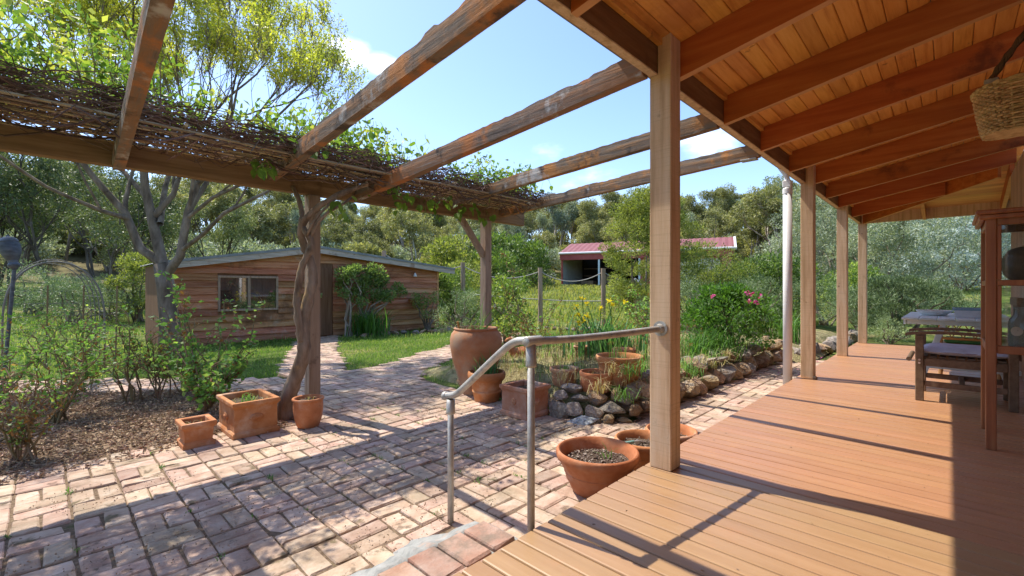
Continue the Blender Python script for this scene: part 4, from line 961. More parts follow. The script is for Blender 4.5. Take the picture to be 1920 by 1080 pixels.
# understorey on the hill
us = [bush('hill_shrub', 'olive green bushland shrub under the gum trees of the hillside', 'shrub', (0,0,-500), (2.0,2.0,2.8), .24, 3600, 'gum', k=36, low=.05, group='bushland shrubs under the gum trees', cr=.36), bush('hill_shrub', 'grey bushland shrub under the gum trees of the hillside', 'shrub', (0,0,-500), (1.8,1.8,3.2), .24, 3000, 'olive', k=32, low=.05, group='bushland shrubs under the gum trees', cr=.36)]
for (d0, d1, n, p0, p1) in [(36,46,26,560,1500),(46,60,30,540,1540),(60,85,34,520,1560),(30,44,22,-220,560),(44,70,22,-240,560),(28,50,14,1450,1950)]:
    for i in range(n):
        px = p0+(p1-p0)*(i+random.uniform(.1,.9))/n; d = random.uniform(d0, d1)
        if d < 47 and 990 < px < 1420: d += 9
        place(us[0 if random.random() < .7 else 1], at(px, d), random.uniform(.7, 1.35))
dk = [gum(7.5, 6.5, 11000, 11, 'dark_gum', .17, name='dark_tree', stems=3, group='dark trees beyond the metal arch', label='dark tree with twisted trunks beyond the metal arch'), gum(8.5, 6, 11000, 12, 'dark_gum', .18, name='dark_tree', stems=2, group='dark trees beyond the metal arch', label='tall dark tree at the far left behind the spreading tree')]
for i, (px, d, s, lab) in enumerate([(215,19,.72,'dark tree with twisted leaning trunks left of the shed'),(95,20,.78,'dark tree behind the metal arch'),(10,22,.8,'dark tree behind the ribbed ornament at the far left'),(-90,20,.85,'dark tree at the outer left edge'),(300,25,.72,'dark tree directly behind the spreading tree'),(165,27,.9,'taller dark tree in the second row beyond the arch'),(400,28,.7,'dark tree rising behind the left part of the shed roof'),(50,30,.95,'tallest dark tree at the far left')]):
    place(dk[i % 2], at(px, d), s, lab)
# the pine on the skyline
pine = thing('pine_tree', 'single dark pine standing above the hill skyline', 'tree', at(1350, 95))
b = Vector(wloc(pine)); hp = D(1350, 356, 95).z-b.z; mb = MB(); mb.tube([b, b+Vector((0,0,hp*.96))], [.25,.06], 6); part('trunk', mb, M['gumbark'], pine)
C = []; 
for i in range(44):
    t = i/43; a = i*2.4; r = (1-t)*1.9*random.uniform(.5,1.1)+.15; C.append((b.x+r*math.cos(a), b.y+r*math.sin(a), b.z+hp*(.5+.5*t)))
P, d_ = clump_points(np.array(C), .55, 60, .7); V, F = leaf_arr(P, unit(d_+np.array([0,0,.4])), .5, .3); leaves_obj('crown', pine, M['dark_gum'], V, F)
print('hill trees', n_t)
def smooth_path(pts, it=3):
    pts = [Vector(p) for p in pts]
    for _ in range(it):
        o = [pts[0]]
        for a, b in zip(pts[:-1], pts[1:]): o += [a.lerp(b,.25), a.lerp(b,.75)]
        o.append(pts[-1]); pts = o
    return pts

# ------------------------------------------------------------------ vine and brush on the pergola
random.seed(31)
vine = thing('climbing_vine', 'old twisted vine climbing the pergola post and spreading over the brush cover', 'vine', G(545, 782, PZ))
VD = 4.44
vp = lambda px, py, d=VD: D(px, py, d)
mb = MB()
main = [(538,784,4.44),(534,765,4.43),(545,730,4.42),(562,690,4.40),(571,655,4.38),(568,620,4.40),(572,590,4.42),(580,555,4.44),(588,525,4.46),(584,495,4.46),(574,470,4.46),(566,448,4.42),(562,425,4.38),(575,408,4.36),(600,385,4.36),(640,362,4.42),(690,345,4.55)]
mp_ = smooth_path([vp(*q) for q in main], 2); mb.tube(mp_, [.04*(1-i/len(mp_))**4+.05-.03*(i/len(mp_))**2+random.uniform(-.004,.004) for i in range(len(mp_))], 12)
sec = [(566,640,4.36),(559,600,4.34),(556,565,4.34),(561,525,4.36),(568,490,4.36),(586,465,4.37),(582,445,4.36),(566,425,4.38),(566,405,4.42),(562,375,4.5),(548,350,4.55)]
sp_ = smooth_path([vp(*q) for q in sec], 2); mb.tube(sp_, [.034-.016*(i/len(sp_))**2+random.uniform(-.003,.003) for i in range(len(sp_))], 10)
mb.tube([vp(*q) for q in [(578,470,4.40),(585,440,4.36),(598,415,4.34),(618,395,4.36),(640,385,4.4),(660,370,4.5)]], [.018,.018,.017,.016,.014,.01], 6)
mb.tube([vp(*q) for q in [(575,445,4.34),(583,425,4.33),(600,400,4.36),(630,372,4.4)]], [.014,.014,.013,.012], 6)
random.seed(77)
for q in range(len(mb.V)):
    v = mb.V[q]; mb.V[q] = v + Vector((mnoise.noise(v*22), mnoise.noise(v*22+Vector((5,0,0))), 0))*.012
ts = mb.mesh('trunk', M['vine'], True); obj('trunk', ts, vine)
mb = MB(); b = G(556, 786, PZ); 
for i in range(7): mb.lathe([(.001,0),(.03,.004),(.034,.02),(.02,.034),(.001,.038)], 7, (b.x+random.uniform(-.03,.09), b.y+random.uniform(-.02,.08), PZ+random.uniform(-.01,.03)))
part('root_knob', mb, M['vine'], vine, smooth=True)
# brush: dead twigs heaped on the canes
mb = MB()
for i in range(4600):
    y = MY0-.04+(MY1-MY0+.14)*random.random()**1.15; x = random.uniform(-3.2, 4.95); hh = .21 if x < 1 else .15
    z = mzz(y)+.035+hh*random.random()**1.3*(1 if y < 4.3 else .8)
    a = random.gauss(0, .55); L = random.uniform(.12, .6); d = Vector((math.cos(a), math.sin(a)*.7, random.gauss(0,.22)))
    pts = [Vector((x,y,z))+d*L*(k/3-.5)+Vector((random.gauss(0,.02), random.gauss(0,.02), random.gauss(0,.02)-(.02 if k in (0,3) else 0))) for k in range(4)]
    mb.tube(pts, [.0045,.004,.0035,.002], 3, False)
for i in range(110):   # loops hanging out of the brush under the canes
    x = random.uniform(-3, 4.8); y = random.uniform(MY0, MY1); L = random.uniform(.15,.6); z = mzz(y)+.02
    pts = [Vector((x+L*(k/5-.5)*random.uniform(.8,1.2), y+random.gauss(0,.03), z-.13*math.sin(math.pi*k/5)*random.random())) for k in range(6)]
    mb.tube(pts, .004, 3, False)
for i in range(16):
    x = random.uniform(-2.5, 4.6); L = random.uniform(.4,.9); y = random.uniform(MY0-.02, MY1-.1)
    mb.tube([Vector((x+L*(k/6-.5), y+random.gauss(0,.02), mzz(y)+.01-.16*math.sin(math.pi*k/6)*random.uniform(.4,1))) for k in range(7)], .008, 5, False)
part('dead_twigs', mb, M['twig'], perg, kind='stuff')
# green growth on top
C = []; mb = MB()
for i in range(330):
    x = random.uniform(-3.2, 4.95); y = random.uniform(4.0, 4.95)
    if mnoise.noise((x*1.3, y*.8, 5)) < -.12 and x > -.6: continue
    top = (.62 if x < .8 else .42)*random.uniform(.35,1)*(1+.5*mnoise.noise((x*.9, 2, 7)))
    p = Vector((x, y, 2.28)); q = p+Vector((random.gauss(0,.14), random.gauss(0,.12), top))
    pts = curve_pts(p, q, 4, -.03, .06); mb.tube(pts, [.006,.005,.004,.003,.002], 4, False); C += pts[1:]
part('shoots', mb, M['cane_green'], vine, kind='stuff')
Ca = np.array([tuple(c) for c in C]); P = np.repeat(Ca, 12, 0)+rng.normal(size=(len(Ca)*12,3))*np.array([.075,.065,.05])
V, F = leaf_arr(P, unit(rdir(len(P))*.9+np.array([0,-.1,-.25])), .058*rng.uniform(.5,1.4,len(P)), .5); leaves_obj('foliage', vine, M['vine_leaf'], V, F)
print('vine leaves', len(P))
# large leaves hanging below the beam, one by one
lv = []
for sz in (.075, .095):
    m_ = bpy.data.meshes.new('leaf'); s_ = sz
    vs = [(0,0,0),(.28,.10,.05),(.42,.42,.02),(.0,.50,-.04),(-.42,.42,.02),(-.28,.10,.05),(.22,.80,-.04),(0,1.08,-.16),(-.22,.80,-.04)]
    m_.from_pydata([(a*s_,b_*s_,c*s_) for a,b_,c in vs], [], [(0,1,3),(1,2,3),(0,3,5),(3,4,5),(2,6,3),(6,7,3),(3,7,8),(3,8,4)]); m_.materials.append(M['vine_leaf']); m_.update(); lv.append(m_)
mbs = MB()
def tendril(px, py, d, n, dx, dy):
    for k in range(n):
        p = D(px+random.gauss(0,dx), py+random.gauss(0,dy), d+random.gauss(0,.12))
        o = obj('leaf', random.choice(lv), vine, loc=p); e = Vector((random.gauss(0,.5), random.gauss(-.4,.4), -1+random.gauss(0,.35))).normalized()
        o.rotation_euler = e.to_track_quat('Y', 'Z').to_euler()
        o.rotation_euler.rotate_axis('Y', random.uniform(-.9,.9))
        q = p+Vector((random.gauss(0,.03), random.gauss(0,.03), random.uniform(.03,.12))); mbs.tube(curve_pts(q, p, 2, .01, .05), .0018, 3, False)
for a in [(488,318,3.95,9,14,9),(480,308,3.95,5,10,6),(640,385,4.4,9,12,12),(645,405,4.4,4,6,6),(745,365,5.2,16,20,14),(790,378,5.5,18,22,12),(835,385,5.8,16,22,12),(870,392,6.0,14,20,10),(905,405,6.2,9,14,8),(985,352,6.4,8,12,8),(720,352,5.0,8,14,8),(1000,345,6.5,8,14,8),(900,350,5.9,8,18,8),(560,270,4.0,8,20,10),(690,250,4.6,8,18,10),(790,275,5.2,8,18,10)]: tendril(*a)
part('tendrils', mbs, M['cane_green'], vine, kind='stuff')

# ------------------------------------------------------------------ stones
random.seed(41)
stone_m = []
for i in range(10):
    bm_v = []; import bmesh
    bm = bmesh.new(); bmesh.ops.create_icosphere(bm, subdivisions=2, radius=1)
    cuts = [(rdir(1)[0], random.uniform(.46,.78)) for _ in range(11)]
    for v in bm.verts:
        c = v.co*(1+.16*mnoise.noise(v.co*1.3+Vector((i*7,0,0)))+.07*mnoise.noise(v.co*3.5+Vector((0,i*5,0))))
        for nrm, dd in cuts:
            nv = Vector(nrm); e = c.dot(nv)-dd
            if e > 0: c = c-nv*e*.97
        v.co = c*.70
    me = bpy.data.meshes.new('stone'); bm.to_mesh(me); bm.free(); me.update(); stone_m.append(me)
smat = {}
def stone(parent, p, size, mname, flat=None):
    src = random.choice(stone_m); key = (src.name, mname)
    if key not in smat: c = src.copy(); c.materials.append(M[mname]); smat[key] = c
    o = obj('stone', smat[key], parent, loc=p); o.scale = size; o.rotation_euler = (random.gauss(0,.25), random.gauss(0,.25), random.uniform(0,6.28)); return o
wall = thing('garden_wall', 'dry stacked stone wall round the raised garden bed', 'stone wall', (4.2, 2.3, PZ))
ZS = 4.155
for (zx, zy, w, h, mname, dd) in [(955,860,175,165,'stone_grey',4.42),(1085,870,165,115,'stone_grey',4.32),(1220,880,140,115,'stone_grey',4.27),(1125,975,255,110,'stone_blue',4.22),(1340,955,110,100,'stone_tan',4.20),(1255,955,62,72,'stone_grey',4.23),(1355,855,225,125,'stone_grey',4.32),(1540,880,115,105,'stone_tan',4.28),(1445,945,150,75,'stone_tan',4.26),(980,755,130,85,'stone_grey',4.50),(1110,775,155,80,'stone_grey',4.46),(1065,700,225,66,'stone_grey',4.58),(1245,765,150,110,'stone_tan',4.42),(1400,750,100,112,'stone_tan',4.38),(1520,725,125,120,'stone_grey',4.40),(1475,805,120,65,'stone_grey',4.36),(1620,710,160,165,'stone_tan',4.42),(1630,840,90,110,'stone_tan',4.32),(990,920,60,60,'stone_tan',4.36)]:
    px, py = 820+zx/ZS, 560+zy/ZS; p = D(px, py, dd+.08); sx = w/ZS/850*dd*.85; sz = h/ZS/850*dd*.88
    o = stone(wall, p, (sx, sx*.75, sz), mname); o.rotation_euler = (random.gauss(0,.12), random.gauss(0,.15), math.radians(-46)+random.gauss(0,.3))
x = 4.0
while x < 9.2:
    w = random.uniform(.18,.44); yb = 2.22-.10*sstep(7.5, 9, x)
    stone(wall, (x+w/2, yb+random.gauss(0,.03), PZ+.09), (w*.80, .24, .21*random.uniform(.7,1.15)), random.choice(('stone_tan','stone_tan','stone_grey')))
    if random.random() < .9: stone(wall, (x+w/2+random.gauss(0,.06), yb+.10+random.gauss(0,.04), PZ+.27), (w*.74, .22, .16*random.uniform(.5,1.25)), random.choice(('stone_tan','stone_tan','stone_grey')))
    if random.random() < .6: stone(wall, (x+w/2+random.gauss(0,.1), yb+.26+random.gauss(0,.04), PZ+.31), (w*.38, .15, .12*random.uniform(.7,1.2)), random.choice(('stone_tan','stone_grey')))
    x += w*.86
x = 9.2
while x < 14.5:
    w = random.uniform(.28,.5); stone(wall, (x, 1.95-(x-9)*.06+random.gauss(0,.05), PZ+.09), (w*.8, .26, .24*random.uniform(.8,1.2)), random.choice(('stone_tan','stone_grey'))); x += w*.9
y = 2.9
while y < 4.5:
    w = random.uniform(.2,.34); stone(wall, (3.66+random.gauss(0,.03), y, PZ+.08), (.17, w*.6, .14), random.choice(('stone_tan','stone_grey'))); y += w*.9
edge = thing('rock_edging', 'row of rough rocks edging the garden along the shed front', 'rocks', (7.5, 11.0, LZ))
for i in range(22):
    x = 5.75+i*.21; stone(edge, (x+random.gauss(0,.04), 11.05-.02*i+.22*math.sin(i*.5)+random.gauss(0,.05), LZ+.06), (random.uniform(.14,.24), .14, random.uniform(.09,.17)), random.choice(('stone_tan','stone_grey','stone_tan')))
edge2 = thing('rock_edging', 'scattered rocks round the flower bed by the rope fence', 'rocks', (9, 7, LZ))
for i in range(16):
    p = D(1012+i*13, 607+4*math.sin(i), 14.2-.1*i); p.z = Tz(p.x, p.y)+.05; stone(edge2, p, (random.uniform(.14,.26), .16, random.uniform(.08,.14)), random.choice(('stone_tan','stone_grey')))
o = tag(obj('field_rock', smat[(list(smat)[0])], loc=at(205, 9.6)), 'grey rock on the grass beside the metal arch', 'rock'); o.scale = (.2,.16,.14)
o = tag(obj('field_rock', smat[(list(smat)[1])], loc=D(862, 594, 17)), 'flat grey rock on the lawn behind the urn', 'rock'); o.scale = (.35,.25,.15)
b = at(1190, 19); o = tag(obj('field_rock', smat[[k for k in smat if k[1] == 'stone_blue'][0]], loc=D(1192, 532, 15)), 'pale rock in the bushes before the red shed', 'rock'); o.scale = (.45,.35,.28)

# ------------------------------------------------------------------ terracotta pots
def pot(name, label, cat, p, prof, soil_r, soil_z, mname='terra', n=40, soil='soil', group=None):
    t = thing(name, label, cat, p, 0, group); mb = MB(); mb.lathe(prof, n, tuple(p)); part('shell', mb, M[mname], t, smooth=True)
    for o in t.children: 
        try: o.data.set_sharp_from_angle(angle=math.radians(50))
        except Exception: pass
    mb = MB(); m2 = 5
    for i in range(m2+1):
        r = soil_r*i/m2
        for k in range(20): a = k*math.pi/10; mb.V.append(Vector((p[0]+r*math.cos(a), p[1]+r*math.sin(a), p[2]+soil_z+random.gauss(0,.006)+.012*(1-i/m2))))
    for i in range(m2):
        for k in range(20): a = i*20+k; c = i*20+(k+1) % 20; mb.F.append((a, a+20, c+20, c))
    part('soil', mb, M[soil], t); return t
def rimmed(rb, rt, h, band=.05, lip=.015, th=.025, inner=.6):
    return [(rb*.6,0),(rb,0),(rb+.006,.01),(rb+(rt-lip*1.2-rb)*.55,h*.42),(rb+(rt-lip*1.2-rb)*.58,h*.45),(rb+(rt-lip*1.2-rb)*.58+.004,h*.47),(rb+(rt-lip*1.2-rb)*.60,h*.49),(rt-lip*1.2,h-band-.012),(rt-lip*.2,h-band),(rt,h-band*.6),(rt,h-.012),(rt-.006,h-.002),(rt-th*.6,h),(rt-th,h-.008),(rt-th-.012,h-band),(rt-th-(rt-rb)*inner*.6,h*.3)]
def twigs_in(t, p, r, z, n, h, mname, w=.006, lean=.8):
    P = np.array(p)+np.column_stack([rng.normal(size=(n,2))*r*.5, np.full(n, z)]); V, F = blades(P, h*rng.uniform(.4,1.1,n), w, lean, .6); leaves_obj('sprouts', t, M[mname], V, F, 'stuff')
def crumbs(t, p, r, z, n=60):
    mb = MB()
    for i in range(n):
        a = random.uniform(0,6.28); q = r*math.sqrt(random.random()); s_ = random.uniform(.0025,.007); c = Vector((p[0]+q*math.cos(a), p[1]+q*math.sin(a), p[2]+z+.004))
        mb.box(c-Vector((s_,s_*.7,s_*.5)), c+Vector((s_,s_*.7,s_*.5)))
    part('soil_crumbs', mb, M['grit'], t, kind='stuff')
PD = 'round terracotta pots beside the deck'
p = (2.43, 1.60, PZ); t = pot('terracotta_pot', 'largest round terracotta pot next to the deck edge, in front of the post', 'flower pot', p, rimmed(.155,.258,.255), .205, .175, group=PD); crumbs(t, p, .19, .185, 260); twigs_in(t, (p[0]+.07,p[1]-.03,p[2]), .05, .17, 8, .11, 'strap_leaf')
p = (2.97, 1.565, PZ); t = pot('terracotta_pot', 'terracotta pot half hidden behind the front post with a green handled tool in it', 'flower pot', p, rimmed(.125,.205,.205,.04), .165, .15, group=PD); crumbs(t, p, .15, .16, 60)
p = (3.30, 1.515, PZ); t = pot('terracotta_pot', 'terracotta pot showing to the right of the front post', 'flower pot', p, rimmed(.115,.19,.205,.04), .15, .14, group=PD); crumbs(t, p, .13, .15, 60)
q = Vector((2.88, 1.60, PZ+.185)); tool = thing('hand_trowel', 'green handled hand trowel lying in the pot behind the front post', 'trowel', q)
mb = MB(); mb.tube([q+Vector((-.09,.02,.008)), q+Vector((-.08,.02,.008)), q+Vector((0,.0,.004)), q+Vector((.01,0,.004))], [.008,.013,.012,.008], 8); part('handle', mb, M['tool_green'], tool)
mb = MB(); mb.tube([q+Vector((.01,0,.004)), q+Vector((.05,-.01,0)), q+Vector((.12,-.025,-.02))], [.004,.012,.004], 6); part('blade', mb, M['galv'], tool)

p = (3.64, 4.12, PZ); up = [(.13,0),(.15,0),(.165,.03),(.20,.15),(.25,.30),(.29,.45),(.312,.58),(.312,.66),(.298,.72),(.272,.755),(.26,.765),(.262,.775),(.268,.785),(.262,.795),(.245,.797),(.236,.788),(.236,.76),(.25,.70),(.25,.6)]
urn = pot('terracotta_urn', 'tall swelling terracotta urn with a greyed shoulder on the patio', 'urn', p, up, .25, .70, n=56)
M['urn'] = mat('urn_clay', [(.36,.14,.06),(.44,.185,.085),(.50,.25,.13)], scale=4, stretch=(1,1,1.6), rough=.85, bump=.15, rand=0, spec=.2, bscale=40, spots=[((.36,.27,.19), 1.9, .44, .62, .75)])
urn.children[0].data.materials[0] = M['urn']
twigs_in(urn, p, .2, .70, 60, .16, 'strap_leaf'); twigs_in(urn, (p[0]+.08,p[1],p[2]), .1, .72, 12, .5, 'strap_leaf', .005, .35)
for i, (px, py) in enumerate([(927,573),(937,580),(960,574),(925,600)]):
    mb = MB(); a = Vector((p[0]+.08+random.gauss(0,.04), p[1]+random.gauss(0,.04), p[2]+.70)); b = D(px, py, 5.45); mb.tube(curve_pts(a, b, 4, 0, .02), .004, 4); part('flower_stem', mb, M['strap_leaf'], urn)
    Pq = np.repeat(np.array([tuple(b)]), 10, 0)+rng.normal(size=(10,3))*.012; V, F = leaf_arr(Pq, rdir(10), .025, .5); leaves_obj('seed_head', urn, M['cream_petal'], V, F, 'stuff')
q = Vector((p[0]-.19, p[1]+.06, p[2]+.70)); mb = MB(); mb.tube([q, q+Vector((-.015,.01,.09)), q+Vector((-.03,.02,.175))], [.011,.012,.014], 8); tag(obj('tool_handle', mb.mesh('tool_handle', M['tool_wood']), loc=None), 'wooden tool handle sticking out of the tall urn', 'handle')

p = (3.50, 3.78, PZ); t = pot('terracotta_pot', 'rolled rim terracotta pot with green leaves between the urn and the square planter', 'flower pot', p, [(.1,0),(.135,0),(.14,.01),(.158,.10),(.165,.105),(.165,.12),(.16,.125),(.18,.225),(.186,.23),(.20,.24),(.212,.26),(.215,.29),(.212,.32),(.20,.332),(.185,.325),(.18,.30),(.17,.2)], .18, .27); twigs_in(t, (p[0]+.04,p[1],p[2]), .11, .27, 70, .30, 'iris_leaf', .012, .7); twigs_in(t, (p[0]-.1,p[1],p[2]), .05, .27, 8, .2, 'straw', .006)
p = (1.70, 4.25, PZ); t = pot('terracotta_pot', 'small barrel shaped terracotta pot with faint ribs at the foot of the vine post', 'flower pot', p, [(.07,0),(.088,0),(.095,.01),(.112,.06),(.113,.066),(.118,.09),(.119,.096),(.123,.12),(.124,.126),(.127,.15),(.127,.156),(.128,.18),(.128,.186),(.126,.22),(.124,.235),(.128,.24),(.137,.247),(.139,.256),(.134,.264),(.122,.264),(.114,.255),(.112,.2)], .113, .225); twigs_in(t, p, .06, .225, 14, .07, 'straw')

def planter(label, p, hx, hy, h, rz, mname='terra', rosette='oval', flare=.0, lab2=None):
    t = thing('square_planter', label, 'planter', p, rz, 'square terracotta planters'); mb = MB(); f = flare
    prof = [(-.02,0),(.014,0),(.016,.008),(.016,.032),(.008,.045),(.0,.052),(f*.5,h*.5),(f,h-.06),(f+.004,h-.05),(f+.016,h-.036),(f+.02,h-.028),(f+.02,h-.006),(f+.016,h),(f-.012,h),(f-.018,h-.006),(f-.022,h-.05),(f-.03,h*.55)]
    mb.rlathe(prof, hx, hy); part('shell', mb, M[mname], t, local=True)
    mb = MB(); n = 9
    for i in range(n):
        for j in range(n): mb.V.append(Vector(((-1+2*i/(n-1))*(hx-.016), (-1+2*j/(n-1))*(hy-.016), h-.055+random.gauss(0,.006))))
    mb.F = [(i*n+j, (i+1)*n+j, (i+1)*n+j+1, i*n+j+1) for i in range(n-1) for j in range(n-1)]
    part('soil', mb, M['soil'], t, local=True)
    for (sx, sy) in ((0,-1),(-1,0)):
        mb = MB(); base = Matrix.Rotation(0 if sy else -math.pi/2, 4, 'Z'); R = .055 if rosette == 'oval' else .034
        off = hy if sy else hx
        V2 = []
        rings = [(1,0),(1,.008),(.8,.016),(.6,.010),(.42,.02),(0.01,.024)]
        for (q, zz) in rings:
            for k in range(16): a = k*math.pi/8; V2.append(base @ Vector((q*R*math.cos(a), -off-f_off(f)-zz, h*.52+q*R*(.62 if rosette == 'oval' else 1)*math.sin(a))))
        Fq = [(i*16+k, i*16+(k+1) % 16, (i+1)*16+(k+1) % 16, (i+1)*16+k) for i in range(5) for k in range(16)]
        mb.V = V2; mb.F = Fq; part('rosette', mb, M[mname], t, local=True, smooth=True)
    return t
def f_off(f): return f*.5-.002
t = planter('larger terracotta planter with an oval boss at the corner of the rose bed', (1.285, 4.545, PZ), .168, .235, .30, 0)
tw = lambda t, p, *a: twigs_in(t, p, *a)
def sprigs(t, n, hx, hy, z, h, mname):
    P = np.column_stack([rng.uniform(-hx,hx,n), rng.uniform(-hy,hy,n), np.full(n, z)]); V, F = blades(P, h*rng.uniform(.4,1.1,n), .008, .9, .6)
    o = bpy.data.objects.new('sprouts', np_mesh('sprouts', V, F, M[mname])); COL.objects.link(o); o.parent = t; o['kind'] = 'stuff'
sprigs(t, 26, .05, .1, .245, .1, 'strap_leaf'); sprigs(t, 40, .13, .2, .245, .05, 'straw')
t = planter('smallest terracotta box planter, at the edge of the rose bed', (.868, 4.415, PZ), .093, .105, .20, 0, rosette='oval', flare=.006); 
for o in [c for c in t.children if c.name.startswith('rosette')]: bpy.data.objects.remove(o)
sprigs(t, 22, .06, .07, .145, .06, 'straw')
t = planter('pale bloomed square planter with a round rosette by the stone wall', (3.385, 3.085, PZ), .165, .165, .30, 0, 'terra_pale', 'round')
PB = 'terracotta pots standing on the raised bed'
p = (3.96, 3.03, .0); t = pot('bed_pot', 'shallow pot with dark weeds on the raised bed beside the square planter', 'flower pot', p, rimmed(.12,.16,.19,.04), .13, .15, 'terra_pale', group=PB); twigs_in(t, p, .1, .15, 40, .09, 'strap_leaf')
p = (3.96, 2.62, .0); t = pot('bed_pot', 'wide terracotta bowl with dry stalks on top of the stone wall', 'flower pot', p, [(.1,0),(.14,0),(.15,.02),(.166,.10),(.17,.17),(.172,.19),(.166,.2),(.152,.198),(.146,.18),(.14,.1)], .145, .15, group=PB); twigs_in(t, p, .1, .15, 18, .07, 'straw', .004, .9)
p = (4.22, 2.50, .06); t = pot('bed_pot', 'biggest round pot on the raised bed with straw hanging over its rim', 'flower pot', p, rimmed(.175,.25,.29,.055), .20, .23, group=PB); twigs_in(t, p, .17, .25, 40, .06, 'straw', .004, 1.2); twigs_in(t, (p[0]+.16,p[1]-.14,p[2]), .06, .26, 16, .12, 'straw', .004, 1.6); twigs_in(t, p, .1, .24, 20, .42, 'strap_leaf', .005, .6)
p = on_bed(1060, 668)+Vector((0,0,.0)); p = Vector((5.6, 3.95, .0)); t = pot('bed_pot', 'small dark pot among the grass left of the irises', 'flower pot', tuple(p), rimmed(.1,.13,.2,.03), .1, .17, 'terra_pale', group=PB)
p = Vector((5.05, 2.93, .02)); t = pot('bed_pot', 'terracotta pot half hidden behind the front post on the bed', 'flower pot', tuple(p), rimmed(.1,.15,.28,.04), .12, .22, group=PB)
# long grass hanging over the wall
for i, (px, py, d) in enumerate([(1150,700,4.35),(1185,705,4.3),(1060,715,4.5),(1205,690,4.4),(1120,735,4.25),(1170,750,4.2),(1340,690,5.9),(1300,705,5.4),(1380,672,6.6)]):
    b = D(px, py, d+.1); t = thing('tufted_plant', ['straw coloured grass tuft hanging over the tan stones','grass tuft over the stones below the biggest bed pot','pale tuft between the square planter and the dark stones','grass tuft on the topmost tan stone','small tuft in the middle of the stone stack','drooping blades low on the stone stack','tuft on the wall below the arching clump','tuft on the wall just right of the front post','tuft on the wall below the pink flowered shrub'][i], 'grass tuft', b, 0, 'grass tufts on the stone wall')
    P = np.array(b)+rng.normal(size=(34,3))*np.array([.05,.05,.02]); V, F = blades(P, rng.uniform(.08,.2,34), .007, 1.4, 1.0); leaves_obj('foliage', t, M['straw' if i % 2 == 0 else 'strap_leaf'], V, F)
for i in range(16):
    x = 4.15+i*.29; p = Vector((x+random.gauss(0,.05), 2.30-.10*float(sstep(7.5,9,x))+random.gauss(0,.03), .06)); t = thing('tufted_plant', 'green and straw grass tuft growing along the top of the stone edging beside the paving', 'grass tuft', p, 0, 'grass tufts along the stone edging')
    P = np.array(p)+rng.normal(size=(42,3))*np.array([.09,.04,.02]); V, F = blades(P, rng.uniform(.07,.2,42), .008, 1.3, 1.0); leaves_obj('foliage', t, M['straw' if i % 3 == 0 else 'strap_leaf'], V, F)
# clay goose
b = Vector((5.0, 5.02, -.16)); b = G(978, 688, -.12); goose = thing('clay_bird', 'terracotta goose ornament behind the bent handrail', 'ornament', b)
rx = Vector((.6947, -.7193, 0))
mb = MB(); pts = [(.30,.10),(.24,.13),(.12,.17),(.0,.19),(-.10,.21),(-.15,.26),(-.155,.33),(-.15,.385),(-.18,.41),(-.215,.40),(-.25,.385)]
mb.tube([b+rx*u+Vector((0,0,z)) for u, z in pts], [.02,.06,.105,.12,.095,.055,.04,.042,.045,.03,.008], 14); part('body', mb, M['terra'], goose, smooth=True)
mb = MB(); mb.lathe([(.001,0),(.09,0),(.09,.03),(.06,.09)], 16, tuple(b)); part('foot', mb, M['terra'], goose)

# ------------------------------------------------------------------ handrail
rail = thing('handrail', 'galvanised pipe handrail from the front post down to the brick step', 'handrail', (1.51, 1.35, PZ))
RT = Vector((1.505, 1.335, .815)); RE = Vector((1.535, 1.94, .475))
mb = MB(); mb.tube(smooth_path([(2.486,1.205,.818), (2.2,1.235,.812), (1.8,1.29,.808), (1.62,1.318,.812), (1.53,1.333,.817), (1.505,1.36,.818), (1.507,1.44,.808), (1.515,1.54,.745), (1.53,1.86,.505), (1.534,1.91,.478), (1.536,1.985,.462)]), .018, 14); part('top_pipe', mb, M['galv'], rail, smooth=True)
mb = MB(); mb.tube([(1.505,1.336,-.21), (1.505,1.336,.80)], .017, 14); part('upright', mb, M['galv'], rail, smooth=True)
mb = MB(); mb.tube([(1.536,1.945,-.23), (1.536,1.945,.45)], .017, 14); part('upright', mb, M['galv'], rail, smooth=True)
for (c, z0, z1) in (((1.505,1.336), .70, .80), ((1.536,1.945), .37, .45)):
    mb = MB(); mb.tube([(*c, z0), (*c, z0+.004), (*c, z0+.012), (*c, z1)], [.018,.0245,.0245,.023], 14); part('tee_joint', mb, M['galv'], rail, smooth=True)
mb = MB(); mb.tube([(1.47,1.338,.816),(1.475,1.338,.816),(1.56,1.328,.816),(1.565,1.328,.816)], [.019,.0235,.0235,.019], 14); part('tee_sleeve', mb, M['galv'], rail, smooth=True)
mb = MB(); mb.tube([(1.536,1.975,.466),(1.536,1.98,.464),(1.5365,2.0,.459),(1.5365,2.003,.458)], [.019,.0235,.0235,.017], 14); part('end_cap', mb, M['galv'], rail, smooth=True)
mb = MB(); mb.tube([(2.4885,1.205,.818),(2.481,1.205,.818)], .044, 18); mb.tube([(2.481,1.205,.818),(2.46,1.208,.817)], [.029,.0235], 14)
for k in range(3): a = k*2.09+.5; c = Vector((2.48,1.205+.036*math.cos(a),.818+.036*math.sin(a))); mb.tube([c, c-Vector((.005,0,0))], .007, 6)
part('wall_flange', mb, M['galv'], rail)
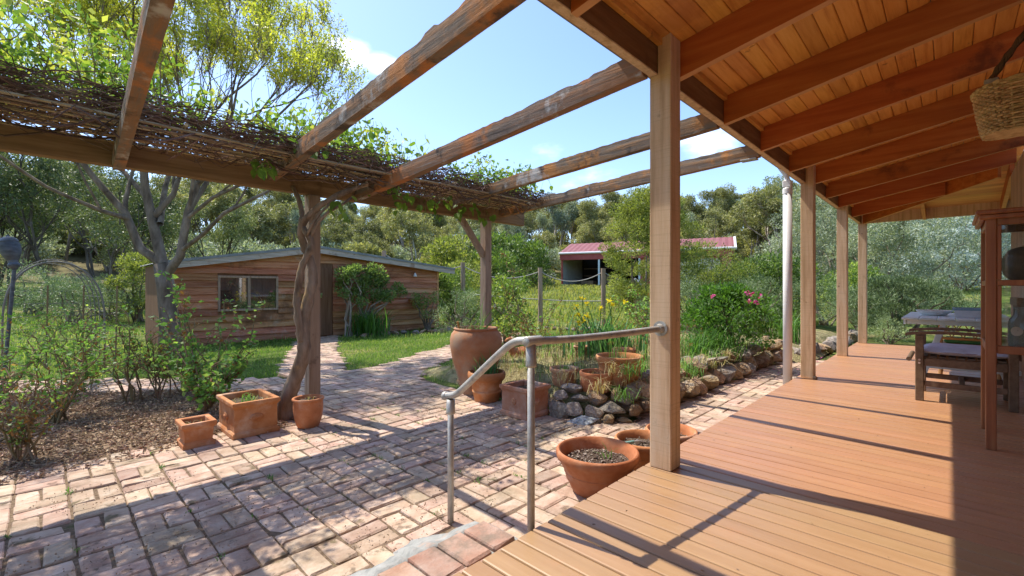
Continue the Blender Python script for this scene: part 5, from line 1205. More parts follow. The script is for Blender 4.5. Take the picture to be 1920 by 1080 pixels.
# downpipe
dp = thing('downpipe', 'white plastic downpipe in front of the second veranda post', 'downpipe', (6.14, 1.385, PZ))
mb = MB(); mb.tube([(6.14,1.385,PZ),(6.14,1.385,2.18)], .048, 20); part('pipe', mb, M['white_pvc'], dp, smooth=True)
mb = MB(); mb.tube([(6.14,1.385,2.17),(6.14,1.385,2.172),(6.14,1.385,2.23),(6.14,1.385,2.245)], [.048,.053,.053,.046], 20); mb.cbox((6.095,1.34,2.245), (6.185,1.43,2.33), .008); part('collar', mb, M['white_pvc'], dp)
mb = MB(); mb.tube([(6.14,1.385,2.33),(6.14,1.40,2.40),(6.14,1.46,2.50)], .03, 10); part('outlet', mb, M['white_pvc'], dp)
# small cork like nut on the deck beside post two
mb = MB(); mb.lathe([(.001,0),(.022,.003),(.026,.018),(.018,.034),(.001,.038)], 10, (6.2, 1.12, .001)); tag(obj('pebble', mb.mesh('pebble', M['stone_tan'], True)), 'small pebble on the deck at the foot of the second post', 'pebble')

# ------------------------------------------------------------------ timber shed
random.seed(51)
SX0, SX1, SY = 1.74, 9.0, 12.1; AX = 4.95; ZE_L, ZE_R, ZA = 1.60, 1.74, 2.10
shed = thing('timber_shed', 'low weatherboard shed with a shallow gable across the lawn', 'shed', (5.3, 13.5, LZ))
def ztop(x): return ZE_L+(ZA-ZE_L)*(x-SX0)/(AX-SX0) if x < AX else ZA+(ZE_R-ZA)*(x-AX)/(SX1-AX)
WX0, WX1, WZ0, WZ1 = 2.84, 4.04, .57, 1.30; DX0, DX1, DZ1 = 4.74, 5.49, 1.62
BH = .162; z = LZ+.02; k = 0
while z < ZA:
    segs = [(SX0, SX1)]
    def cut(segs, a, b):
        o = []
        for (p, q) in segs:
            if b <= p or a >= q: o.append((p, q)); continue
            if p < a: o.append((p, a))
            if q > b: o.append((b, q))
        return o
    if z < DZ1: segs = cut(segs, DX0, DX1)
    if z+BH > WZ0+.02 and z < WZ1: segs = cut(segs, WX0-.05, WX1+.05)
    # clip under the roof slope
    def lim(s, zt):
        p, q = s
        if zt > ZE_L: p = max(p, SX0+(zt-ZE_L)/(ZA-ZE_L)*(AX-SX0)-.25)
        if zt > ZE_R: q = min(q, SX1-(zt-ZE_R)/(ZA-ZE_R)*(SX1-AX)+.25)
        return (p, q)
    for s in segs:
        p, q = lim(s, z+BH*.5)
        if q-p < .1: continue
        n = max(3, int((q-p)/.25)); mb = MB(); ph = random.uniform(0,9)
        for i in range(n+1):
            x = p+(q-p)*i/n; wv = .010*mnoise.noise((x*1.6, ph, 0))+.004*mnoise.noise((x*6, ph, 3)); zt = min(z+BH+.012, ztop(x)-.02); zl = min(z+wv, zt-.01)
            mb.V += [Vector((x, SY-.052, zl)), Vector((x, SY-.008, zt)), Vector((x, SY, zt)), Vector((x, SY, zl))]
        for i in range(n):
            for c in range(4): a = i*4+c; b = i*4+(c+1) % 4; mb.F.append((a, a+4, b+4, b))
        mb.F += [(0,1,2,3), tuple(n*4+c for c in (3,2,1,0))]
        part('weatherboard', mb, M['shed_board'], shed)
    z += BH; k += 1
mb = MB(); DEP = 2.0
mb.add([(SX0,SY+.001,LZ-.2),(SX1,SY+.001,LZ-.2),(SX1,SY+.001,ZE_R-.03),(AX,SY+.001,ZA-.03),(SX0,SY+.001,ZE_L-.03),(SX0,SY+DEP,LZ-.2),(SX1,SY+DEP,LZ-.2),(SX1,SY+DEP,ZE_R-.03),(AX,SY+DEP,ZA-.03),(SX0,SY+DEP,ZE_L-.03)],
  [(0,1,2,3,4),(9,8,7,6,5),(1,6,7,2),(0,4,9,5)]); part('walls', mb, M['shed_door'], shed)
mb = MB(); mb.cbox((DX0+.02,SY-.03,LZ+.03), (DX1-.02,SY-.012,DZ1-.02), .004); d_ = part('door', mb, M['shed_door'], shed)
mb = MB(); mb.tube([(DX0+.08,SY-.03,.75),(DX0+.08,SY-.07,.75)], .014, 8); part('handle', mb, M['iron'], d_)
for (a, b) in ((SX0-.03, SX0+.05), (SX1-.05, SX1+.03)):
    mb = MB(); mb.cbox((a, SY-.05, LZ), (b, SY-.036+.05, (ZE_L if a < 3 else ZE_R)-.03), .004); part('corner_board', mb, M['shed_board'], shed)
w = part('window', MB().box((WX0, SY-.018, WZ0), (WX1, SY-.010, WZ1)), M['window'], shed)
for (x0,z0,x1,z1) in ((WX0-.05,WZ0-.05,WX1+.05,WZ0),(WX0-.05,WZ1,WX1+.05,WZ1+.05),(WX0-.05,WZ0+.001,WX0,WZ1-.001),(WX1,WZ0+.001,WX1+.05,WZ1-.001),((WX0+WX1)/2-.03,WZ0+.001,(WX0+WX1)/2+.03,WZ1-.001)):
    mb = MB(); mb.cbox((x0, SY-.05, z0), (x1, SY-.005, z1), .003); part('frame', mb, M['grey_timber'], w)
def roofslope(xa, za, xb, zb, name):
    n = 46; mb = MB()
    # corrugations run up the slope, so the profile is seen along the gable edge
    y0, y1 = SY-.30, SY+DEP+.2
    for i in range(n+1):
        y = y0+(y1-y0)*i/n; dz = .012*(i % 2)
        mb.V += [Vector((xa,y,za+dz)), Vector((xb,y,zb+dz)), Vector((xb,y,zb+dz-.01)), Vector((xa,y,za+dz-.01))]
    for i in range(n): a = i*4; mb.F += [(a,a+1,a+5,a+4),(a+3,a+7,a+6,a+2)]
    mb.F += [(0,3,2,1)]
    part(name, mb, M['zinc'], shed)
    mb = MB(); t_ = (zb-za)/(xb-xa); 
    mb.add([(xa,SY-.29,za-.16),(xb,SY-.29,zb-.16),(xb,SY-.29,zb-.014),(xa,SY-.29,za-.014),(xa,SY-.26,za-.16),(xb,SY-.26,zb-.16),(xb,SY-.26,zb-.014),(xa,SY-.26,za-.014)],
       [(0,1,2,3),(7,6,5,4),(0,4,5,1),(3,2,6,7),(0,3,7,4),(1,5,6,2)]); part('fascia', mb, M['fascia'], shed)
    mb = MB(); mb.add([(xa,SY-.315,za-.03),(xb,SY-.315,zb-.03),(xb,SY-.315,zb+.03),(xa,SY-.315,za+.03),(xa,SY-.295,za-.03),(xb,SY-.295,zb-.03),(xb,SY-.295,zb+.03),(xa,SY-.295,za+.03)],[(0,1,2,3),(7,6,5,4),(0,4,5,1),(3,2,6,7),(0,3,7,4),(1,5,6,2)]); part('barge_cap', mb, M['zinc'], shed)
roofslope(SX0-.08, ZE_L-.01, AX-.002, ZA+.04, 'roof'); roofslope(AX+.002, ZA+.04, SX1+.5, ZE_R-.05, 'roof')
# lamp and half basket hung on the shed
l = Vector((8.05, SY-.05, 1.52)); lamp = thing('wall_lamp', 'small bell shaped lamp under the shed eave', 'lamp', l)
mb = MB(); mb.tube([l, l+Vector((0,-.06,.05)), l+Vector((0,-.09,.02))], .009, 6); part('bracket', mb, M['iron'], lamp); mb = MB(); mb.lathe([(.012,.02),(.03,.0),(.05,-.07),(.062,-.10),(.05,-.10)], 14, (l.x, l.y-.09, l.z)); part('shade', mb, M['white'], lamp, smooth=True)
l = Vector((8.02, SY-.20, .70)); hb = thing('hanging_planter', 'half round terracotta planter hung on the right part of the shed wall', 'planter', l)
mb = MB(); mb.lathe([(.01,-.16),(.1,-.13),(.18,-.06),(.215,.02),(.2,.02)], 20, tuple(l)); part('bowl', mb, M['terra'], hb, smooth=True); mb = MB(); mb.disc((l.x,l.y,l.z-.01), .19, 16); part('soil', mb, M['soil'], hb)
# ------------------------------------------------------------------ red roofed shed in the paddock
rd = cam.matrix_basis
base = D(1053, 541, 34.0); base.z = Tz(base.x, base.y)-.1
RS = thing('farm_shed', 'red roofed farm shed with one open bay in the paddock', 'shed', base, math.radians(-71))
zb = 0; H_ = D(1053, 477, 34).z-base.z; HR = H_+1.0; LEN = 11.5; DEPR = 5.5; BAY = 2.85
def lp(name, mb, m, par=None): return part(name, mb, m, par or RS, local=True)
mb = MB(); mb.box((0,0,0),(.03,DEPR,H_)); lp('side_wall', mb, M['shed_steel'])
for i in range(18):
    y = .2+i*.29; mb = MB(); mb.box((.031,y,0.1),(.05,y+.05,H_-.05)); lp('wall_rib', mb, M['shed_steel'])
mb = MB(); mb.box((0,DEPR-.03,0),(LEN,DEPR,H_)); lp('back_wall', mb, M['dark'])
mb = MB(); mb.box((LEN-.03,.03,0),(LEN,DEPR-.03,H_-.001)); mb.add([(LEN-.03,0,H_),(LEN-.03,DEPR,H_),(LEN-.03,DEPR/2,HR-.05),(LEN,0,H_),(LEN,DEPR,H_),(LEN,DEPR/2,HR-.05)],[(0,2,1),(3,4,5),(0,3,5,2),(1,2,5,4)]); lp('gable_wall', mb, M['red_metal'])
mb = MB(); mb.box((BAY*2,0,0),(LEN-.031,.03,H_)); lp('front_wall', mb, M['red_metal'])
mb = MB(); mb.box((LEN-4.3,-.025,0.05),(LEN-.7,-.002,H_-.6)); rdr = lp('roller_door', mb, M['cream'])
for i in range(9):
    mb = MB(); mb.box((LEN-4.28,-.04,.1+i*(H_-.7)/9),(LEN-.72,-.0255,.1+i*(H_-.7)/9+.07)); lp('slat', mb, M['cream'], rdr)
for x in (.05, BAY, BAY*2): mb = MB(); mb.cbox((x-.06,-.08,0),(x+.06,.0,H_-.002),.01); lp('post', mb, M['red_metal'] if x < 1 else M['blue'])
mb = MB(); mb.cbox((-.1,-.12,H_-.45),(LEN+.05,-.085,H_+.02),.01); lp('fascia', mb, M['red_metal'])
mb = MB(); mb.tube([(-.15,-.2,H_+.05),(LEN+.15,-.2,H_+.05)], .08, 8); lp('gutter', mb, M['white_pvc'])
mb = MB()
for (ya, za, yb_, zb_) in ((-.2,H_+.02,DEPR/2,HR+.02),(DEPR/2,HR+.02,DEPR+.2,H_+.02)):
    n = 60
    b0 = len(mb.V)
    for i in range(n+1): x = -.2+(LEN+.4)*i/n; e = .03*(i % 2); mb.V += [Vector((x,ya,za+e)), Vector((x,yb_,zb_+e))]
    for i in range(n): a = b0+i*2; mb.F.append((a,a+2,a+3,a+1))
lp('roof', mb, M['red_roof'])
for s in (-1, 1):
    mb = MB(); ye = DEPR/2+s*(DEPR/2+.22); mb.tube([(LEN+.2,DEPR/2,HR+.0),(LEN+.2,ye,H_+.0)], .10, 4); lp('barge', mb, M['white_pvc'])
mb = MB(); 
for i in range(3): mb.box((.6+i*1.5, 3.0, 0), (1.6+i*1.5, 4.2, .6+.4*(i % 2)))
lp('workbench', mb, M['grey_timber'])
mb = MB(); mb.box((.4,4.6,1.6),(5.2,5.1,1.65)); mb.box((.4,4.6,1.0),(5.2,5.1,1.05)); lp('shelf', mb, M['grey_timber'])
mb = MB(); mb.box((BAY+.3,.5,0),(BAY*2-.2,4.5,.4)); lp('floor_stack', mb, M['dark'])

# ------------------------------------------------------------------ rope fence, arch, ornament
rf = thing('rope_fence', 'rope fence with grey timber posts between the garden and the paddock', 'fence', at(1013, 15.5))
posts = []
for (px, py, d) in [(720,470,16.5),(868,492,16),(1013,502,15.5),(1131,503,15),(1250,505,14.5)]:
    p = D(px, 541, d); zt = D(px, py, d).z; z0 = Tz(p.x, p.y)-.1; posts.append((p.x, p.y, zt))
    mb = MB(); mb.tube([(p.x,p.y,z0),(p.x+.01,p.y,(z0+zt)/2),(p.x,p.y,zt)], [.085,.08,.078], 8); part('post', mb, M['grey_timber'], rf)
for a, b in zip(posts[:-1], posts[1:]):
    for dz, sg in ((-.12,.33),(-1.08,.03)):
        pa, pb = Vector(a)+Vector((0,0,dz)), Vector(b)+Vector((0,0,dz)); mb = MB(); mb.tube([pa.lerp(pb, k/12)-Vector((0,0,sg*4*(k/12)*(1-k/12))) for k in range(13)], .017, 6); part('rope', mb, M['rope'], rf)
arch = thing('garden_arch', 'metal hoop garden arch with wire sides in the rose bed', 'arch', (.14, 9.3, LZ))
def hoop(y, k, mname='galv', r=.017):
    pts = []; R = .52; cx = .14-.02*k; hz = 1.72+random.gauss(0,.02)
    for i in range(25):
        t = i/24; a = math.pi*(1-t)
        pts.append((cx+R*math.cos(a)*(1+.03*math.sin(a)), y+random.gauss(0,.004), LZ+.75+(hz-.75)*math.sin(a)**.8))
    pts = [(cx-R, y, LZ)]+pts+[(cx+R, y, LZ)]
    mb = MB(); mb.tube(pts, r, 8); part('hoop', mb, M[mname], arch, smooth=True)
for k in range(4): hoop(9.3+k*.55, k, 'pipe_grey', .012 if k == 0 else .007)
for i in range(14):
    t = .04+i/13*.92; a = math.pi*(1-t); x = .14+.52*math.cos(a); z = LZ+.75+.97*math.sin(a)**.8
    mb = MB(); mb.tube([(x,9.3,z),(x-.08,11.5,z)], .004, 4); part('wire', mb, M['pipe_grey'], arch)
for i in range(4):
    for s in (-1, 1):
        z = LZ+.15+i*.19; mb = MB(); mb.tube([(.14+s*.52,9.3,z),(.06+s*.52,11.5,z)], .004, 4); part('wire', mb, M['pipe_grey'], arch)
wf = thing('wire_fence', 'thin wire trellis with rusty stakes behind the rose bed', 'fence', (1.5, 9.6, LZ))
for i in range(5):
    x = .8+i*.42; mb = MB(); mb.tube([(x-1.6,10.4,LZ),(x-1.58,10.4,1.1)], .012, 5); part('stake', mb, M['rose_stem'], wf)
for i in range(6):
    mb = MB(); mb.tube([(-1.3,10.4,LZ+.25+i*.2),(1.1,10.4,LZ+.25+i*.2)], .0045, 4); part('wire', mb, M['pipe_grey'], wf)
ob = D(20, 470, 5.6); orn = thing('garden_ornament', 'dark grey ribbed egg shaped ornament on a leaning pole', 'ornament', D(2, 640, 5.5))
rx = Vector((.6947, -.7193, 0)); tilt = Matrix.Rotation(-.22, 4, Vector((.7193,.6947,0)))
prof = [(.001,-.17),(.03,-.165),(.05,-.14)]; 
for i in range(15):
    t = i/14; r = .098*math.sin(math.pi*(.16+.50*t)); z = -.135+.235*t; prof += [(r-.003, z), (r+.004, z+.008)]
mbx = MB(); mbx.lathe(prof, 24); mb = MB(); mb.add([Matrix.Translation(ob) @ tilt @ Vector(v) for v in mbx.V], mbx.F); part('body', mb, M['charcoal'], orn, smooth=True)
mbx = MB(); mbx.lathe([(.088,.10),(.092,.106),(.084,.13),(.066,.155),(.04,.17),(.018,.176),(.014,.182),(.018,.192),(.001,.20)], 24); mb = MB(); mb.add([Matrix.Translation(ob) @ tilt @ Vector(v) for v in mbx.V], mbx.F); part('lid', mb, M['charcoal'], orn, smooth=True)
mbx = MB(); mbx.lathe([(.04,-.15),(.055,-.17),(.058,-.19),(.045,-.215),(.03,-.225),(.026,-.24)], 18); mb = MB(); mb.add([Matrix.Translation(ob) @ tilt @ Vector(v) for v in mbx.V], mbx.F); part('collar', mb, M['charcoal'], orn, smooth=True)
mb = MB(); pe = G(-30, 830, LZ); top = Matrix.Translation(ob) @ tilt @ Vector((0,0,-.22)); lo_ = Vector((top.x-.10, top.y+.02, LZ)); mb.tube([top, (top+lo_)/2, lo_], .019, 8); part('pole', mb, M['charcoal'], orn)

# ------------------------------------------------------------------ veranda furniture
random.seed(61)
cab = thing('display_cabinet', 'reddish glazed display cabinet on tall legs at the right of the deck', 'cabinet', (4.28, -.17, 0))
CX0, CX1, CY0, CY1, CZ0, CZ1 = 4.28, 4.93, -.49, -.168, .66, 1.53
for (x, y) in ((CX0,CY1-.05),(CX1-.05,CY1-.05),(CX0,CY0),(CX1-.05,CY0)):
    mb = MB(); mb.cbox((x,y,.001),(x+.05,y+.05,CZ1),.004); part('leg', mb, M['cab'], cab)
for (a, b) in (((CX0+.006,CY1-.072,CZ0+.021),(CX0+.04,CY1-.0505,1.069)),((CX0+.006,CY1-.072,1.106),(CX0+.04,CY1-.0505,CZ1-.071)),((CX0+.0505,CY1-.04,CZ0+.021),(CX0+.072,CY1-.006,1.069)),((CX0+.0505,CY1-.04,1.106),(CX0+.072,CY1-.006,CZ1-.071))):
    mb = MB(); mb.cbox(a, b, .003); part('sash_stile', mb, M['cab'], cab)
def rails(z0, z1, nm):
    for (a, b) in (((CX0+.0505,CY1-.047,z0),(CX1-.0505,CY1-.004,z1)),((CX0+.0505,CY0+.004,z0),(CX1-.0505,CY0+.047,z1)),((CX0+.004,CY0+.0505,z0),(CX0+.047,CY1-.0505,z1)),((CX1-.047,CY0+.0505,z0),(CX1-.004,CY1-.0505,z1))):
        mb = MB(); mb.cbox(a, b, .003); part(nm, mb, M['cab'], cab)
rails(CZ0-.03, CZ0+.02, 'rail'); rails(1.07, 1.105, 'rail'); rails(CZ1-.07, CZ1-.001, 'rail')
mb = MB(); mb.cbox((CX0+.048,CY0+.048,CZ0-.02),(CX1-.048,CY1-.048,CZ0-.002),.002); part('shelf', mb, M['cab'], cab)
mb = MB(); mb.cbox((CX0+.048,CY0+.048,1.08),(CX1-.048,CY1-.048,1.095),.002); part('shelf', mb, M['cab'], cab)
mb = MB(); mb.cbox((CX0-.045,CY0-.0,CZ1+.001),(CX1+.045,CY1+.045,CZ1+.03),.006); mb.cbox((CX0-.03,CY0-.0,CZ1-.03),(CX0-.001,CY1+.03,CZ1),.006); mb.cbox((CX0-.001,CY1+.001,CZ1-.03),(CX1+.03,CY1+.03,CZ1),.006); part('cornice', mb, M['cab'], cab)
for (a, b) in (((CX0+.02,CY0+.05,CZ0+.02),(CX0+.024,CY1-.05,1.07)),((CX0+.02,CY0+.05,1.105),(CX0+.024,CY1-.05,CZ1-.07)),((CX0+.05,CY1-.026,CZ0+.02),(CX1-.05,CY1-.022,1.07)),((CX0+.05,CY1-.026,1.105),(CX1-.05,CY1-.022,CZ1-.07)),((CX1-.026,CY0+.05,CZ0+.02),(CX1-.022,CY1-.05,1.07)),((CX1-.026,CY0+.05,1.105),(CX1-.022,CY1-.05,CZ1-.07))):
    part('pane', MB().box(a, b), M['glass'], cab)
bc = Vector((4.50, -.335, 1.096)); bag = thing('leather_bag', 'worn dark leather bag on the upper shelf of the glazed cabinet', 'bag', bc)
mbx = MB(); bm = bmesh.new(); bmesh.ops.create_uvsphere(bm, u_segments=24, v_segments=14, radius=1)
for v in bm.verts:
    c = v.co; f = 1+.10*mnoise.noise(c*2.1)+.05*mnoise.noise(c*5); z = c.z
    c = Vector((abs(c.x)**.75*(1 if c.x > 0 else -1)*.165, abs(c.y)**.8*(1 if c.y > 0 else -1)*.085, z*.115))*f; v.co = c+bc+Vector((0,0,.112)); v.co.z = max(v.co.z, bc.z+.002)
me = bpy.data.meshes.new('bag_body'); bm.to_mesh(me); bm.free(); me.materials.append(M['leather']); me.shade_smooth(); obj('bag_body', me, bag)
mb = MB(); mb.tube([bc+Vector((-.17,.0,.10)), bc+Vector((-.185,-.03,.13)), bc+Vector((-.16,-.05,.19)), bc+Vector((-.08,-.07,.20))], .008, 6); mb.tube([bc+Vector((-.1,-.092,.06)), bc+Vector((-.1,-.10,.12)), bc+Vector((-.1,-.07,.2))], .011, 6); part('strap', mb, M['leather'], bag)
jc = Vector((4.42, -.345, CZ0-.001)); jar = thing('glass_jar', 'big glass jar with a round paper sticker on the lower cabinet shelf', 'jar', jc)
mb = MB(); mb.lathe([(.001,.002),(.062,.002),(.07,.012),(.072,.05),(.071,.16),(.064,.19),(.048,.215),(.042,.235),(.043,.26),(.047,.268),(.044,.272),(.039,.262)], 28, tuple(jc)); part('body', mb, M['jar'], jar, smooth=True)
mb = MB(); n = Vector((-.86,.5,0)).normalized(); s_ = Vector((0,0,1)).cross(n); b0 = len(mb.V)
for q in (0,1):
    for k in range(20): a = k*math.pi/10; off = s_*.03*math.cos(a); mb.V.append(jc+Vector((0,0,.115+.03*math.sin(a)))+(n*math.sqrt(.0745**2-.0009*math.cos(a)**2)+off)-n*.0008*(1-q))
mb.F = [tuple(range(20,40)), tuple(reversed(range(20)))]+[(k,(k+1)%20,20+(k+1)%20,20+k) for k in range(20)]; part('sticker', mb, M['sticker'], jar)
dw = thing('driftwood', 'piece of grey wood leaning behind the jar in the cabinet', 'wood', (4.62,-.40,CZ0))
mb = MB(); mb.tube([(4.75,-.35,CZ0+.01),(4.70,-.36,CZ0+.15),(4.62,-.39,CZ0+.31)], [.045,.04,.035], 6); part('branch', mb, M['bark'], dw)
# armchair facing the garden
ch = thing('armchair', 'brown slatted garden armchair facing the garden beside the cabinet', 'chair', (6.0, -.1, 0))
ax0, ax1, yf, yb2 = 5.70, 6.30, .235, -.42
def cpart(nm, lo, hi, ch_=.005, m='chair', par=None): mb = MB(); mb.cbox(lo, hi, ch_); return part(nm, mb, M[m], par or ch)
for x in (ax0, ax1-.05):
    cpart('leg', (x, yf-.06, .001), (x+.05, yf, .615)); cpart('leg', (x, yb2, .001), (x+.05, yb2+.06, .60))
    mb = MB(); pts = [(x+.025, yf+.07, .612), (x+.025, yf+.04, .625), (x+.025, yf-.15, .645), (x+.025, yf-.40, .642), (x+.025, yb2-.05, .615)]
    for i, q in enumerate(smooth_path(pts, 2)): mb.V += [Vector((q.x-.032, q.y, q.z-.012)), Vector((q.x+.032, q.y, q.z-.012)), Vector((q.x+.032, q.y, q.z+.014)), Vector((q.x-.032, q.y, q.z+.014))]
    nq = len(mb.V)//4
    for i in range(nq-1):
        for c in range(4): a = i*4+c; b = i*4+(c+1) % 4; mb.F.append((a, a+4, b+4, b))
    mb.F += [(0,1,2,3), tuple((nq-1)*4+c for c in (3,2,1,0))]; part('armrest', mb, M['chair'], ch)
    cpart('side_rail', (x+.008, yb2+.061, .33), (x+.042, yf-.061, .40)); cpart('stretcher', (x+.012, yb2+.061, .14), (x+.038, yf-.061, .19))
mb = MB(); mb.tube([(ax0-.001,yf+.045,.385),(ax1+.001,yf+.045,.385)], .02, 10); mb.cbox((ax0+.051,yf-.055,.33),(ax1-.051,yf-.015,.40),.004); part('front_rail', mb, M['chair'], ch)
for i in range(9): cpart('slat', (ax0+.051, yb2+.065+i*.063, .4015), (ax1-.051, yb2+.115+i*.063, .418), .003)
for i in range(8): mb = MB(); x = ax0+.075+i*.064; mb.cbox((x, yb2-.02, .43), (x+.045, yb2+.0, .92), .003); part('back_slat', mb, M['chair'], ch)
cpart('back_rail', (ax0, yb2-.03, .90), (ax1, yb2+.015, .97)); cpart('cross_stretcher', (ax0+.045, -.1, .145), (ax1-.045, -.06, .185))
for x in (ax0-.0015,):
    for z in (.355, .385): mb = MB(); mb.tube([(x, yf-.03, z), (x-.004, yf-.03, z)], .009, 8); part('bolt', mb, M['sticker'], ch)
cu = thing('seat_cushion', 'blue grey cushion tied on the garden armchair', 'cushion', (6.0, -.09, .42))
bm = bmesh.new(); bmesh.ops.create_grid(bm, x_segments=18, y_segments=18, size=1); 
top = [v for v in bm.verts]; geo = bmesh.ops.duplicate(bm, geom=bm.verts[:]+bm.edges[:]+bm.faces[:]); dv = [g for g in geo['geom'] if isinstance(g, bmesh.types.BMVert)]
for v in bm.verts:
    u, w2 = v.co.x, v.co.y; e = max(0, (1-u**4)*(1-w2**4))**.5; low_ = v in set(dv)
    v.co = Vector((6.0+u*.262, -.09+w2*.30, .462+(e*.055+.007*mnoise.noise(Vector((u*2.3,w2*2.3,1))) if not low_ else -e*.036)))
bmesh.ops.reverse_faces(bm, faces=[f for f in bm.faces if all(v in set(dv) for v in f.verts)])
me = bpy.data.meshes.new('cushion_pad'); bm.to_mesh(me); bm.free(); me.materials.append(M['cushion']); me.shade_smooth(); obj('cushion_pad', me, cu)
mb = MB(); pts = []
for k in range(40):
    a = 2*math.pi*k/40; c, s_ = math.cos(a), math.sin(a); m_ = max(abs(c), abs(s_)); f = min(1, .97/m_*.99); pts.append((6.0+c*f*.266*min(1.3,1), -.09+s_*f*.304, .462))
pts.append(pts[0]); mb.tube(pts, .005, 6, False); part('piping', mb, M['piping'], cu)
# blue trestle table
tb = thing('trestle_table', 'pale blue folding trestle table behind the armchair', 'table', (7.2, -.05, 0))
for i in range(6):
    y0 = -.47+i*.142; mb = MB(); mb.cbox((6.46, y0, .715), (8.1, y0+.137, .738), .004); part('top_slat', mb, M['blue'], tb)
for x in (6.56, 7.95):
    mb = MB(); mb.cbox((x, -.44, .665), (x+.05, .34, .7145), .004); part('cleat', mb, M['blue'], tb)
    for (ya, yb3) in ((-.46,-.20),(.24,.05)):
        slope = [(x+.06, ya, .001), (x+.06, yb3, .664)]; mb = MB(); mb.tube(slope, .032, 4); part('leg', mb, M['blue'], tb)
    mb = MB(); mb.cbox((x+.02, -.50, .20), (x+.055, .27, .245), .004); part('leg_rail', mb, M['blue'], tb)
mb = MB(); mb.cbox((6.6, -.12, .21), (8.0, -.08, .25), .004); part('stretcher', mb, M['blue'], tb)
mb = MB(); mb.cbox((6.55, .345, .66), (8.0, .365, .714), .003); part('apron', mb, M['blue'], tb)
c = Vector((7.15, .13, .739)); t = thing('serving_bowl', 'shallow white bowl on the pale blue table', 'bowl', c); mb = MB(); mb.lathe([(.07,0),(.1,.005),(.155,.05),(.165,.062),(.155,.06),(.1,.015),(.001,.012)], 24, tuple(c)); part('body', mb, M['white'], t, smooth=True)
c = Vector((6.95, -.17, .739)); t = thing('plastic_tub', 'white plastic tub with a blue rim on the pale blue table', 'tub', c)
mb = MB(); mb.rlathe([(-.04,0),(0,0),(.006,.01),(.02,.09),(.014,.09),(-.004,.012)], .17, .12, Matrix.Translation(c)); part('body', mb, M['tub'], t); mb = MB(); mb.rlathe([(.021,.078),(.03,.08),(.03,.098),(.010,.1),(.010,.09)], .17, .12, Matrix.Translation(c)); part('rim', mb, M['tub_rim'], t)
# cane chair tucked under the table
cc = thing('cane_chair', 'cane chair with lattice back and green cushion under the table', 'chair', (7.65, -.15, 0))
for (x, y) in ((7.45,.08),(7.45,-.40),(7.92,.08),(7.92,-.40)): mb = MB(); mb.tube([(x,y,.001),(x,y,.66 if x < 7.6 else .40)], .02, 8); part('leg', mb, M['bamboo'], cc)
for z in (.655, .46, .30, .15): mb = MB(); mb.tube([(7.45,.09,z),(7.45,-.41,z)], .015, 8); part('rail', mb, M['bamboo'], cc)
for k in range(5):
    y0 = -.40+k*.096
    for s in (0, 1): mb = MB(); mb.tube([(7.45+.004*s, y0+(.096 if s else 0), .47), (7.45+.006*s, y0+.048, .56+.0), (7.45+.004*s, y0+(0 if s else .096), .645)], .006, 5); part('lattice_strip', mb, M['bamboo'], cc)
for y in (.08,-.40):
    for z in (.15,.38): mb = MB(); mb.tube([(7.45,y,z),(7.92,y,z)], .014, 8); part('rail', mb, M['bamboo'], cc)
mb = MB(); mb.cbox((7.47,-.38,.385),(7.91,.06,.40),.003); part('seat', mb, M['bamboo'], cc)
mb = MB(); mb.cbox((7.48,-.37,.401),(7.90,.05,.45),.02); tag(obj('green_cushion', mb.mesh('green_cushion', M['green_cushion'])), 'flat green cushion on the cane chair under the table', 'cushion')
# wicker basket hung from the rafter
bk = thing('wicker_basket', 'woven wicker basket hanging from a rafter at the top right', 'basket', (3.50, -.26, 1.84))
bx, by = 3.50, -.285; hx, hy, hz = .135, .19, .235
def bring(t): return (hx*(.74+.26*t**.7), hy*(.80+.20*t**.7), 1.86+hz*t)
def sq(a, e=.55): c, s_ = math.cos(a), math.sin(a); return (abs(c)**e*(1 if c > 0 else -1), abs(s_)**e*(1 if s_ > 0 else -1))
NR, NS = 21, 44
for i in range(NR):
    t = i/(NR-1); rx_, ry_, z = bring(t); pts = []
    for k in range(NS*2+1):
        a = 2*math.pi*k/(NS*2); u, w2 = sq(a); o = .006*(1 if (k//2+i) % 2 else -1); sag = .012*math.sin(a*2+1)*t
        pts.append((bx+u*(rx_+o), by+w2*(ry_+o), z+sag+.002*math.sin(k*1.3+i)))
    mb = MB(); mb.tube(pts, .0065 if i < NR-1 else .012, 5, False); part('weaver', mb, M['wicker'], bk)
for k in range(NS):
    a = 2*math.pi*k/NS; u, w2 = sq(a); mb = MB(); mb.tube([(bx+u*bring(t)[0], by+w2*bring(t)[1], bring(t)[2]) for t in (0,.35,.7,1)], .005, 4); part('stake', mb, M['wicker'], bk)
mb = MB(); V2 = []
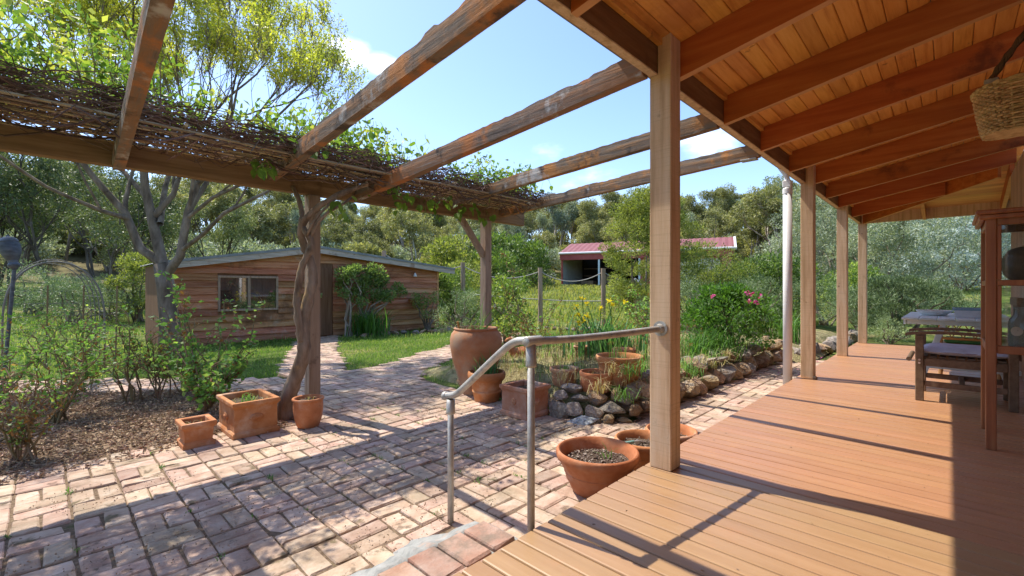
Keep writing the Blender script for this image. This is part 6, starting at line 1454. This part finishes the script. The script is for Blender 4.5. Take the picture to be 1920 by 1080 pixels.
for q in (0.02, .5, 1):
    for k in range(32): a = 2*math.pi*k/32; u, w2 = sq(a); V2.append(Vector((bx+u*bring(0)[0]*q, by+w2*bring(0)[1]*q, 1.856)))
mb.V = V2; mb.F = [(i*32+k, i*32+(k+1)%32, (i+1)*32+(k+1)%32, (i+1)*32+k) for i in range(2) for k in range(32)]; part('base', mb, M['wicker'], bk)
mb = MB(); sp = smooth_path([(bx-.02,by+.14,2.09),(bx-.015,by+.125,2.16),(bx+.0,by+.06,2.28),(bx+.03,by-.04,2.44),(bx+.06,by-.12,2.53)], 2)
mb.tube(sp, [.012+.006*(i % 2) for i in range(len(sp))], 6); part('strap', mb, M['strap'], bk)
mb = MB(); mb.cbox((bx-.04,by+.10,2.085),(bx+.005,by+.155,2.155),.004); part('buckle', mb, M['galv'], bk)
for i in range(9):
    z = 2.17+i*.03; mb = MB(); r = .012; c = Vector((bx+.0, by-.0, z)); ang = (i % 2)*math.pi/2
    ring = [c+Vector((r*.6*math.cos(q)*math.cos(ang), r*.6*math.cos(q)*math.sin(ang), .021*math.sin(q))) for q in [k*math.pi/5 for k in range(11)]]; mb.tube(ring, .0032, 5, False); part('chain_link', mb, M['iron'], bk)
# white end post cap piece of wall bracket behind the basket is hidden; pink petals on the path
P = np.column_stack([rng.uniform(7.6,10.5,26), rng.uniform(1.45,2.0,26), np.full(26, PZ+.004)]); V, F = leaf_arr(P, unit(np.column_stack([rng.normal(size=(26,2)), np.zeros(26)])), .03, .8); o = obj('fallen_petals', np_mesh('fallen_petals', V, F, M['pink'])); tag(o, 'fallen pink petals on the paving below the stone edge', 'petals', kind='stuff')
P = np.column_stack([rng.uniform(.6,5.5,46), rng.uniform(-.1,1.2,46), np.full(46, .003)]); V, F = leaf_arr(P, unit(np.column_stack([rng.normal(size=(46,2)), np.zeros(46)])), rng.uniform(.006,.02,46), .35); o = obj('deck_debris', np_mesh('deck_debris', V, F, M['twig'])); tag(o, 'tiny dark bits of leaf and twig on the deck boards', 'litter', kind='stuff')
print('objects', len(bpy.data.objects))
